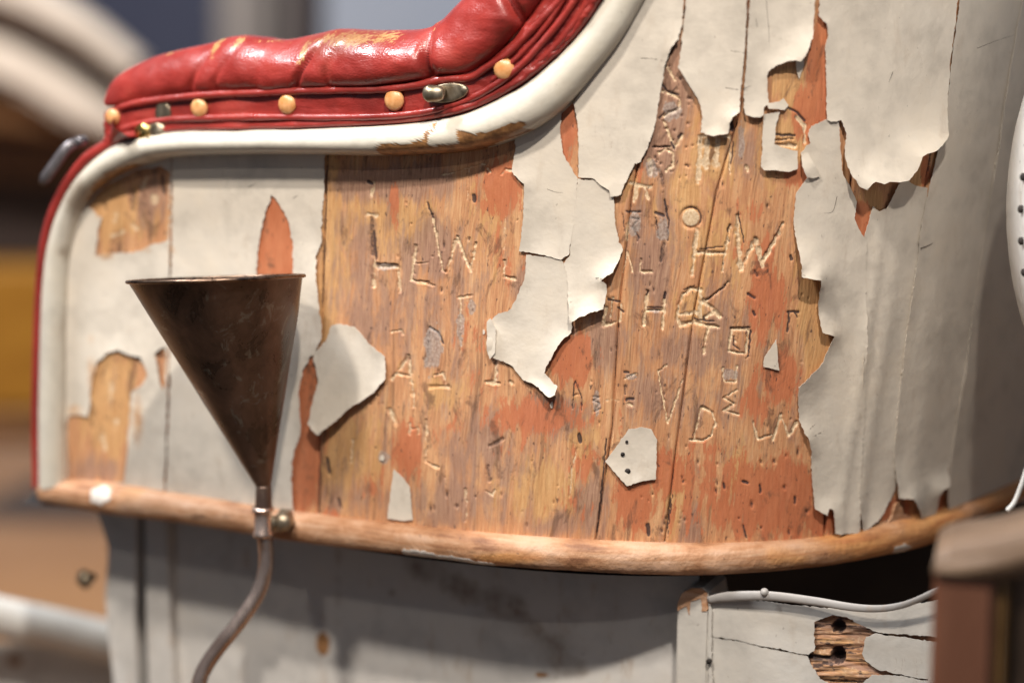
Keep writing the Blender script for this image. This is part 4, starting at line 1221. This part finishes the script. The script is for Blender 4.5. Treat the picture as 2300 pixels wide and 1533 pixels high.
def slab(name, poly, off, thick, mat, parent=car, jag=0, attrs_fn=None, grid=None, bevel=0.0008):
    """board with a bevelled front standing off the lower body plane"""
    P2 = rough_poly(poly, jag, 5) if jag else np.asarray(poly, float)
    bm = bmesh.new()
    f = [bm.verts.new(low(x, y, off)) for x, y in P2]
    face = bm.faces.new(f)
    if np.dot(np.array(face.normal if face.normal.length else (0, 0, 0)), LOWN) < 0:
        face.normal_flip()
    bm.normal_update()
    ret = bmesh.ops.extrude_face_region(bm, geom=[face])
    nv = [g for g in ret['geom'] if isinstance(g, bmesh.types.BMVert)]
    bmesh.ops.translate(bm, vec=Vector(-LOWN * thick), verts=nv)
    if bevel:
        ee = [e for e in bm.edges if all(v not in nv for v in e.verts)]
        bmesh.ops.bevel(bm, geom=ee, offset=bevel, segments=2, affect='EDGES')
    bmesh.ops.recalc_face_normals(bm, faces=bm.faces)
    bm.verts.ensure_lookup_table()
    V = [tuple(v.co) for v in bm.verts]
    F = [[v.index for v in fc.verts] for fc in bm.faces]
    bm.free()
    return mesh_obj(name, V, F, mat, parent, smooth=False)


# main lower panel as a grid with stain masks and a dark diagonal band
gx, gy = np.meshgrid(np.linspace(395, 1570, 180), np.linspace(1100, 1600, 90))
pp = low(gx.ravel(), gy.ravel())
pp = pp - LOWN * 0.0
hh = (fbm(gx.ravel() / 160, gy.ravel() / 160, 3) - 0.5) * 0.003
chip = np.zeros(gx.size)
grime_and_dark = np.zeros(gx.size)
for x, y, rx, ry, v in [(725, 1445, 16, 28, 1.2), (1215, 1515, 22, 8, .8)]:
    chip = np.maximum(chip, v * np.exp(-(((gx.ravel() - x) / rx) ** 2 + ((gy.ravel() - y) / ry) ** 2)))
for x, y, rx, ry, v in [(1150, 1350, 60, 40, .6), (1250, 1450, 60, 60, .7), (1000, 1290, 60, 40, .6), (880, 1330, 12, 12, .9), (790, 1470, 24, 28, .6), (1160, 1375, 12, 14, .9), (760, 1300, 14, 120, .5), (1260, 1465, 40, 30, .5), (560, 1250, 60, 60, .3), (700, 1330, 10, 60, .3)]:
    grime_and_dark = np.maximum(grime_and_dark, v * np.exp(-0.8 * (((gx.ravel() - x) / rx) ** 2 + ((gy.ravel() - y) / ry) ** 2)))
bd_ = seg_dist(gx.ravel(), gy.ravel(), [(920, 1255), (1160, 1380), (1290, 1500)])  # darker diagonal band across the panel
grime_and_dark = np.maximum(grime_and_dark, 0.62 * np.clip(1.3 - bd_ / 45, 0, 1))
mesh_obj('lower_panel', pp + LOWN * hh[:, None], grid_faces(90, 180), M_LOWER, car, {'chip': chip, 'grime_and_dark': grime_and_dark})
# rear corner: post and batten left of the panel
slab('corner_post', [(236, 1140), (262, 1220), (255, 1330), (262, 1420), (285, 1620), (330, 1620), (322, 1400), (326, 1140)], 0.012, 0.03, M_LOWER)
slab('batten', [(340, 1140), (386, 1140), (396, 1330), (410, 1620), (352, 1620), (344, 1400)], 0.010, 0.03, M_LOWER)
slab('backing_board', [(215, 1120), (420, 1120), (440, 1640), (240, 1640)], -0.012, 0.01, M_DARK)
# brass knob on the rear edge
kp = low(232, 1285, 0.012)
tube('knob', resample(np.array([kp, kp + np.array([-0.004, -0.005, 0]), kp + np.array([-0.012, -0.010, -0.001])]), 9), [.003, .003, .0035, .006, .0078, .0082, .0075, .005, .0012], M_BRASS, car, 16)
# batten at the joint, rounded bare top
bt = slab('batten', [(1541, 1600), (1543, 1420), (1545, 1334), (1554, 1312), (1575, 1299), (1600, 1300), (1612, 1312), (1616, 1340), (1613, 1420), (1610, 1600)], 0.022, 0.04, M_GREYP, bevel=0.0012)
slab('bare_tip', [(1546, 1352), (1546, 1334), (1555, 1313), (1576, 1300.5), (1599, 1301.5), (1611, 1313), (1615, 1345), (1610, 1352), (1600, 1352), (1598, 1322), (1585, 1328), (1575, 1330), (1572, 1360), (1566, 1340), (1556, 1345)], 0.0226, 0.004, M_MOULD, bt, jag=1.2, bevel=0.0)
# right hand panel with a torn hole in its paint
HOLE = [(1848, 1376), (1870, 1372), (1890, 1361), (1905, 1372), (1920, 1366), (1935, 1376), (1952, 1384), (1952, 1398), (1980, 1400), (1962, 1408), (1958, 1430), (1952, 1446), (1960, 1462), (1990, 1486), (1975, 1492), (1955, 1512), (1940, 1560), (1945, 1620), (1918, 1620), (1920, 1540), (1880, 1514), (1860, 1505), (1840, 1472), (1826, 1456), (1850, 1450), (1848, 1428), (1846, 1415)]


def low_sheet(name, poly, holes, off, thick, mat, jag=2.4, lift=0.0):
    loops = [rough_poly(poly, jag, 91)] + [rough_poly(h_, jag, 92 + i) for i, h_ in enumerate(holes)]
    bd = np.vstack(loops)
    gx_, gy_ = np.meshgrid(np.arange(bd[:, 0].min(), bd[:, 0].max(), 16), np.arange(bd[:, 1].min(), bd[:, 1].max(), 16))
    gp = np.stack([gx_.ravel(), gy_.ravel()], 1) + np.random.RandomState(3).rand(gx_.size, 2)
    ok = in_poly(gp[:, 0], gp[:, 1], loops[0])
    for h_ in loops[1:]:
        ok &= ~in_poly(gp[:, 0], gp[:, 1], h_)
    gp = gp[ok]
    gp = gp[dist_to(gp, bd) > 8]
    es, o_ = [], 0
    for L_ in loops:
        es += [(o_ + i, o_ + (i + 1) % len(L_)) for i in range(len(L_))]
        o_ += len(L_)
    v2, _, f2, _, _, _ = delaunay_2d_cdt([Vector(v) for v in np.vstack([bd, gp])], es, [], 1, 1e-4)
    Q = np.array([(v.x, v.y) for v in v2])
    T = np.array(f2)
    cen = Q[T].mean(1)
    kp_ = in_poly(cen[:, 0], cen[:, 1], loops[0])
    for h_ in loops[1:]:
        kp_ &= ~in_poly(cen[:, 0], cen[:, 1], h_)
    T = T[kp_]
    hb = lift * np.exp(-dist_to(Q, loops[1]) / 12) if len(loops) > 1 else np.zeros(len(Q))
    hb = hb + (fbm(Q[:, 0] / 90, Q[:, 1] / 90, 3) - 0.5) * 0.0012
    topv = low(Q[:, 0], Q[:, 1]) + LOWN * (off + hb)[:, None]
    botv = topv - LOWN * thick
    n_ = len(Q)
    ec = set()
    for a_, b_, c_ in T:
        ec |= {(a_, b_), (b_, c_), (c_, a_)}
    F = [tuple(x) for x in T] + [(c_ + n_, b_ + n_, a_ + n_) for a_, b_, c_ in T] + [(b_, a_, a_ + n_, b_ + n_) for a_, b_ in ec if (b_, a_) not in ec]
    a_, b_, c_ = topv[T[0]]
    if np.dot(np.cross(b_ - a_, c_ - a_), LOWN) < 0:
        F = [f_[::-1] for f_ in F]
    return mesh_obj(name, np.vstack([topv, botv]), F, mat, car, smooth=False)


# wood behind the hole, with two screw holes sunk into it
gx, gy = np.meshgrid(np.arange(1606, 2240, 3.0), np.arange(1354, 1640, 3.0))
fx, fy = gx.ravel(), gy.ravel()
hh = (fbm(fx / 50, fy / 3.0, 3) - 0.5) * 0.0035 + (fbm(fx / 90, fy / 14, 2) - 0.5) * 0.004
dirt_shade = np.clip((fbm(fx / 60 + 5, fy / 4, 3) - 0.66) * 6, 0, 0.8)
for x, y, rx, ry in [(1898, 1391, 14, 12), (1897, 1454, 15, 17)]:
    d = np.hypot((fx - x) / rx, (fy - y) / ry)
    hh = np.where(d < 1.05, -0.012, hh)
    dirt_shade = np.maximum(dirt_shade, np.clip((1.25 - d) * 6, 0, 1))
d = seg_dist(fx, fy, [(1826, 1456), (1895, 1462)])
hh -= 0.004 * np.clip(1 - d / 6, 0, 1)
dirt_shade = np.maximum(dirt_shade, np.clip(1.3 - d / 6, 0, 1))
ww = low(fx, fy)
lw = mesh_obj('panel_wood', ww + LOWN * (hh + 0.016)[:, None], grid_faces(*gx.shape), M_WOOD, car,
              {'carve': np.where(fbm(fx / 30, fy / 9, 2) > 0.56, 0.33, 0.0), 'dirt_shade': np.maximum(dirt_shade, np.clip((fbm(fx / 25 + 2, fy / 5, 3) - 0.58) * 7, 0, 0.7)), 'filler': np.zeros(fx.size), 'primer': np.zeros(fx.size), 'grey': np.full(fx.size, 0.35), 'yellow': np.full(fx.size, 0.35)},
              np.stack([ww[:, 2], ww[:, 0]], 1))
low_sheet('painted_panel_sheet', [(1618, 1322), (1700, 1326), (1800, 1340), (1860, 1346), (1900, 1349), (1960, 1345), (2020, 1342), (2100, 1332), (2240, 1310), (2240, 1420), (1992, 1400), (1952, 1384), (1920, 1366), (1890, 1361), (1848, 1376), (1848, 1440), (1835, 1449), (1740, 1432), (1680, 1418), (1618, 1408)], [], 0.0205, 0.0006, M_GREYP)
low_sheet('painted_panel_sheet', [(1618, 1411), (1680, 1421), (1740, 1435), (1832, 1453), (1840, 1472), (1860, 1505), (1880, 1514), (1920, 1540), (1918, 1640), (1618, 1640)], [], 0.0200, 0.0006, M_GREYP)
low_sheet('painted_panel_sheet', [(1983, 1402), (2110, 1421), (2240, 1426), (2240, 1640), (1945, 1640), (1940, 1560), (1955, 1512), (1975, 1494), (2030, 1496), (2100, 1506), (2100, 1503), (2030, 1492), (1992, 1484), (1960, 1462), (1953, 1446), (1958, 1430), (1962, 1410)], [], 0.0202, 0.0006, M_GREYP)
low_sheet('painted_panel_sheet', [(1616, 1322), (1622, 1322), (1622, 1640), (1612, 1640)], [], 0.0225, 0.002, M_GREYP)
tube('nail', [low(1617, 1461, 0.022), low(1617, 1461, 0.0248)], 0.0019, M_DARK, car, 10)
# bent metal edging along the top of that panel
ed_p = np.array([low(x, y, o_) for x, y, o_ in [(1616, 1325, .024), (1660, 1317, .025), (1750, 1313, .027), (1850, 1323, .028), (1940, 1335, .03), (2000, 1337, .031), (2050, 1329, .032), (2095, 1311, .034), (2140, 1287, .035), (2200, 1252, .036)]])
tube('edging_strip', resample(ed_p, 90), np.interp(np.linspace(0, 1, 90), [0, .08, .5, 1], [.0026, .0036, .0028, .0018]), M_STRIP, car, 16, flat=0.5)
dome_c = low(1742, 1306, 0.026)
tube('rivet', [dome_c, dome_c + np.array([0, -0.003, 0.001]), dome_c + np.array([0, -0.0045, 0.0015])], [.0030, .0028, .0012], M_STRIP, car, 12)
# near-black sheet added behind, standing in for the shade between tub and panel
vb = np.array([(-0.30, 1.66, 0.25), (0.75, 1.66, 0.25), (0.75, 1.66, 0.80), (-0.30, 1.66, 0.80)])
mesh_obj('void_backing', vb, [(0, 1, 2, 3)], M_DARK, car, smooth=False)
# ------------------------------------------------------------------ funnel
FY = float(on(597, 1170)[1])                         # depth of the moulding behind the stem
fb = at(597, 1150, FY - 0.040)
fun = empty('funnel', tuple(fb), 'dark tarnished copper funnel on a bent pipe in front of the painted tub', 'funnel')
top_c = at(486, 630, FY - 0.085)
bot_c = at(592, 1092, FY - 0.036)
rows, sg = 60, 64
rt = 192 * (FY - 0.085) / FPX * 1.02
rb = 17 * (FY - 0.036) / FPX
V = []
tilt = math.radians(7.0)
for i in range(rows):
    s_ = i / (rows - 1)
    c_ = top_c * (1 - s_) + bot_c * s_
    r_ = rt * (1 - s_) + rb * s_
    for j in range(sg):
        a_ = 2 * math.pi * j / sg
        dx, dy = math.cos(a_) * r_, math.sin(a_) * r_
        k_ = 1 + 0.006 * math.sin(3 * a_ + s_ * 5) + 0.03 * (float(vnoise(a_ * 2.2, s_ * 5)) - 0.5) * (1 - s_)
        V.append(c_ + np.array([dx * k_, dy * math.cos(tilt) * k_, -dy * math.sin(tilt) + dx * 0.035]))
V = np.array(V)
inner = V.copy().reshape(rows, sg, 3)
cc = inner.mean(1, keepdims=True)
inner = cc + (inner - cc) * 0.985
F = grid_faces(rows, sg, True).tolist()
F2 = [tuple(x + rows * sg for x in f_[::-1]) for f_ in F]
mesh_obj('cone', np.vstack([V, inner.reshape(-1, 3)]), F + F2, M_COPPER, fun)
ring = V.reshape(rows, sg, 3)[0]
c_ = ring.mean(0)
loop = np.vstack([ring, ring[:2]])
loop = c_ + (loop - c_) * 1.02
loop[:, 2] += 0.0012
tube('lip', loop, 0.0013, M_RIMCU, fun, 10)
ax = np.array([at(592, 1088, FY - 0.036), at(592, 1112, FY - 0.036), at(592, 1142, FY - 0.036)])
tube('neck', resample(ax, 10), np.linspace(.0056, .0062, 10), M_COPPER, fun, 20)
ax = np.array([at(590, 1138, FY - 0.036), at(592, 1204, FY - 0.036)])
V_ = resample(np.vstack([ax[0], ax]), 24)
col = tube('collar', ax[0] + (ax[1] - ax[0]) * np.array([0, .001, .14, .15, .2, .8, .86, .999, 1.0])[:, None], [.003, .0078, .0078, .0066, .0064, .0064, .0076, .0076, .003], M_PIPE, fun, 24)
pp_ = [at(x, y, FY - o_) for x, y, o_ in [(594, 1200, .036), (598, 1235, .036), (597, 1275, .037), (586, 1318, .038), (562, 1362, .040), (528, 1408, .042), (492, 1452, .044), (464, 1492, .046), (448, 1530, .048), (440, 1600, .05)]]
tube('pipe', resample(np.array(pp_), 90), 0.0056, M_PIPE, fun, 20)
bp = at(637, 1172, FY - 0.030)
brk = tube('bracket', [at(600, 1172, FY - 0.036), at(640, 1176, FY - 0.016), at(650, 1180, FY + 0.002)], [.005, .006, .006], M_BRASS, fun, 14)
tube('bolt', [bp + np.array([0, 0.012, 0]), bp, bp + np.array([0, -.004, 0]), bp + np.array([0, -.0055, 0])], [.0078, .0078, .0062, .002], M_BRASS, fun, 6)

# ------------------------------------------------------------------ white studded ring at the right edge
RY = 1.25
cx = at(3232, 458, RY)
R0 = 925 * RY / FPX
ringo = empty('studded_wheel', tuple(cx), 'white painted wheel with raised rivets cut off by the right edge', 'wheel')
prof = [(0.0, 0.06), (R0 - 0.004, 0.06), (R0, 0.056), (R0 + 0.0005, 0.004), (R0 - 0.0008, 0.0), (R0 - 0.004, -0.001), (R0 - 0.0055, 0.0008), (R0 - 0.022, -0.001), (R0 - 0.026, 0.004), (R0 - 0.06, 0.012), (0.05, 0.02), (0.0, 0.02)]
n1 = 360
A = np.linspace(0, 2 * np.pi, n1, endpoint=False)
Va = np.array([[(cx[0] + r_ * math.cos(a_), RY + y_ + (0.0012 * (vnoise(a_ * 30, r_ * 200) - 0.5) if r_ > 0.1 else 0), cx[2] + r_ * math.sin(a_)) for a_ in A] for r_, y_ in prof])
mesh_obj('disc', Va.reshape(-1, 3), grid_faces(len(prof), n1, True), M_WORNW, ringo)
first = None
for i in range(60):
    row = i % 3
    a_ = math.radians(158 + (i // 3) * 2.25 + (0, 1.1, 0.5)[row])
    r_ = (R0 - 0.0062, R0 - 0.0115, R0 + 0.0004)[row]
    loc = np.array([cx[0] + r_ * math.cos(a_), RY + (-0.0004, -0.0008, 0.012)[row], cx[2] + r_ * math.sin(a_)])
    if row == 2:
        if (i // 3) % 2: continue
        dv = np.array([math.cos(a_), 0, math.sin(a_)])
        tube('bolt', [loc - dv * 0.001, loc + dv * 0.0022, loc + dv * 0.003], [.0026, .0026, .0014], M_DARK, ringo, 8)
        continue
    if first is None:
        first = tube('rivet', [np.array([0, 0.002, 0]), np.array([0, -0.0008, 0]), np.array([0, -0.0022, 0]), np.array([0, -0.0029, 0])], [.0030, .0030, .0021, .0006], M_WHITE, ringo, 12)
        o = first
    else:
        o = first.copy()
        COL.objects.link(o)
        o.parent = ringo
    o.location = loc - cx
# cable hanging below it
cb = [at(x, y, 1.22) for x, y in [(2330, 1010), (2308, 1050), (2294, 1090), (2278, 1128), (2262, 1146)]]
tag(tube('cable', resample(np.array(cb), 40), 0.0016, M_WHITE, None, 10), 'thin white cable hanging at the right edge above the brown leather block', 'cable')

# ------------------------------------------------------------------ brown block with rounded tan top, close to the camera
M_BROWN = mat_plain('brown_varnished_wood', (0.25, 0.105, 0.06), (0.35, 0.155, 0.092), 0.5, 30, (1, 1, .2))
M_TAN = mat_plain('tan_leather', (0.19, 0.118, 0.072), (0.25, 0.16, 0.10), 0.6, 40)
M_OCHRE = mat_plain('ochre_edge', (0.12, 0.062, 0.018), (0.16, 0.085, 0.028), 0.5, 40)
BYD = 1.02
blk = empty('leather_topped_post', tuple(at(2180, 1700, BYD)), 'brown wooden post with rounded tan leather top, blurred at the lower right', 'post')


def prism(name, poly, y0, depth, mat, parent, bev=0.004, segs=4, smooth=True, skew=0.0):
    bm = bmesh.new()
    vs = [bm.verts.new(at(x, y, y0)) for x, y in poly]
    f_ = bm.faces.new(vs)
    ret = bmesh.ops.extrude_face_region(bm, geom=[f_])
    nv = [g for g in ret['geom'] if isinstance(g, bmesh.types.BMVert)]
    bmesh.ops.translate(bm, vec=(skew * depth, depth, 0), verts=nv)
    bmesh.ops.recalc_face_normals(bm, faces=bm.faces)
    if bev:
        bmesh.ops.bevel(bm, geom=list(bm.edges), offset=bev, segments=segs, affect='EDGES', clamp_overlap=True)
    V_ = [tuple(v.co) for v in bm.verts]
    bm.verts.index_update()
    F_ = [[v.index for v in fc.verts] for fc in bm.faces]
    bm.free()
    return mesh_obj(name, V_, F_, mat, parent, smooth=smooth)


prism('post', [(2098, 1282), (2236, 1298), (2218, 1760), (2080, 1760)], BYD, 0.05, M_BROWN, blk, 0.003, smooth=False, skew=0.24)
prism('side_board', [(2232, 1290), (2272, 1276), (2254, 1760), (2214, 1760)], BYD + 0.003, 0.05, M_OCHRE, blk, 0.002, smooth=False, skew=0.24)
prism('side_board', [(2274, 1276), (2420, 1250), (2420, 1760), (2256, 1760)], BYD + 0.022, 0.05, M_TAN, blk, 0.003, smooth=False, skew=0.24)
prism('leather_cap', [(2094, 1296), (2092, 1278), (2104, 1262), (2150, 1248), (2240, 1236), (2330, 1212), (2460, 1180), (2460, 1276), (2300, 1296), (2240, 1308)], BYD - 0.004, 0.075, M_TAN, blk, 0.006, 5, skew=0.26)

# ------------------------------------------------------------------ left: white tube and panel of the vehicle behind
tb = np.array([at(x, y, yy) for x, y, yy in [(-120, 1355, 1.66), (0, 1385, 1.70), (130, 1412, 1.74), (270, 1445, 1.78), (420, 1480, 1.83)]])
tag(tube('white_tube', resample(tb, 40), 0.0185, M_WHITE, None, 24), 'thick white tube at the lower left, running in behind the tub', 'tube')
M_RUSTY = mat_paint('rust_spotted_white_paint', (0.70, 0.68, 0.64), 1.0, 0.5, True)
gx, gy = np.meshgrid(np.linspace(-150, 420, 60), np.linspace(1440, 1700, 30))
yy = 1.72 + (gx.ravel() + 100) / 520 * 0.12
pv = at(gx.ravel(), gy.ravel(), 1.0)
dd = rays(gx.ravel(), gy.ravel())
pv = CAM + dd * (yy / dd[:, 1])[:, None]
chip = 1.2 * np.exp(-(((gx.ravel() - 32) / 16) ** 2 + ((gy.ravel() - 1483) / 14) ** 2))
tag(mesh_obj('white_fender', pv, grid_faces(30, 60), M_RUSTY, None, {'chip': chip, 'grime_and_dark': chip * 0}), 'white metal fender with one rust spot below the white tube, lower left', 'fender')

# ------------------------------------------------------------------ hall behind: all far out of focus
M_FLOOR = mat_plain('brown_hall_floor', (0.30, 0.155, 0.070), (0.40, 0.22, 0.105), 0.5, 1.5)
o = mesh_obj('floor', [(-8, -1, 0), (8, -1, 0), (8, 9, 0), (-8, 9, 0)], [(0, 1, 2, 3)], M_FLOOR, None, smooth=False)
tag(o, kind='structure')
M_WALL = mat_plain('pale_blue_wall', (0.50, 0.60, 0.80), (0.54, 0.64, 0.83), 0.7, 2)
o = mesh_obj('wall', [(-8, 7.5, 0), (8, 7.5, 0), (8, 7.5, 5), (-8, 7.5, 5)], [(0, 1, 2, 3)], M_WALL, None, smooth=False)
tag(o, kind='structure')


def solid(name, poly, y0, depth, mat, label=None, cat=None, bev=0.02, parent=None):
    o_ = prism(name, poly, y0, depth, mat, parent, bev, 3, smooth=False)
    if label: tag(o_, label, cat)
    return o_


M_NAVY = mat_plain('navy_cloth', (0.020, 0.028, 0.065), (0.035, 0.045, 0.09), 0.8, 3)
M_GREYC = mat_plain('grey_column_paint', (0.20, 0.19, 0.20), (0.25, 0.24, 0.24), 0.7, 3)
M_DARKP = mat_plain('dark_post_paint', (0.03, 0.024, 0.03), (0.05, 0.04, 0.045), 0.6, 3)
M_CANV = mat_plain('pale_canvas', (0.66, 0.60, 0.55), (0.74, 0.68, 0.62), 0.8, 6)
M_UMBER = mat_plain('umber_wood', (0.11, 0.05, 0.018), (0.17, 0.075, 0.02), 0.5, 5, (1, 1, 4))
M_AMBER = mat_plain('amber_wood', (0.26, 0.12, 0.012), (0.34, 0.17, 0.02), 0.45, 5, (1, 1, 4))
M_BLK = mat_plain('dark_brown_leather', (0.016, 0.010, 0.010), (0.035, 0.024, 0.022), 0.5, 5)
solid('navy_curtain', [(120, -300), (560, -300), (560, 330), (120, 330)], 5.4, 0.15, M_NAVY, 'dark navy cloth hanging far behind the leather roll', 'curtain')
solid('column', [(480, -300), (640, -300), (640, 320), (480, 320)], 5.0, 0.3, M_GREYC, 'grey column far behind the leather roll', 'column', 0.05)
solid('post', [(645, -300), (718, -300), (718, 320), (645, 320)], 4.9, 0.15, M_DARKP, 'dark post beside the grey column, next to the pale blue wall', 'post')
# another old carriage behind: canvas hood bows, wooden body
hood = empty('carriage_behind', (-1.4, 4.0, 0.3), 'brown old carriage with pale folded canvas hood, far out of focus at the left', 'carriage')
HY = 3.9
solid('hood_bow', [(-200, -160), (-60, -110), (90, -30), (200, 40), (330, 150), (300, 190), (190, 110), (70, 50), (-80, -10), (-200, -50)], HY, 0.10, M_CANV, parent=hood, bev=0.02)
solid('hood_bow', [(-200, 40), (-20, 80), (110, 150), (210, 220), (300, 290), (270, 320), (170, 290), (40, 210), (-200, 120)], HY + 0.05, 0.10, M_CANV, parent=hood, bev=0.02)
solid('hood_lining', [(-250, -100), (60, 20), (360, 190), (420, 330), (160, 300), (-250, 100)], HY + 0.2, 0.05, mat_plain('brown_lining', (0.17, 0.10, 0.065), (0.22, 0.13, 0.085), 0.8, 4), parent=hood, bev=0)
solid('side_rail', [(-250, 160), (60, 195), (150, 250), (330, 330), (330, 370), (140, 320), (-250, 270)], HY + 0.12, 0.08, M_UMBER, parent=hood)
solid('side_board', [(-250, 260), (330, 330), (330, 420), (-250, 400)], HY + 0.25, 0.08, mat_plain('dull_brown_board', (0.085, 0.048, 0.030), (0.12, 0.068, 0.04), 0.6, 4), parent=hood)
solid('seat_back', [(-250, 390), (340, 400), (340, 600), (-250, 600)], HY + 0.3, 0.1, M_BLK, parent=hood)
solid('body_panel', [(-250, 590), (340, 590), (340, 935), (-250, 935)], HY + 0.28, 0.1, M_AMBER, parent=hood)
solid('sill', [(-250, 925), (340, 925), (340, 1000), (-250, 1000)], HY + 0.27, 0.1, M_UMBER, parent=hood)

for o in bpy.data.objects:
    if o.type == 'MESH':
        o.data.update()
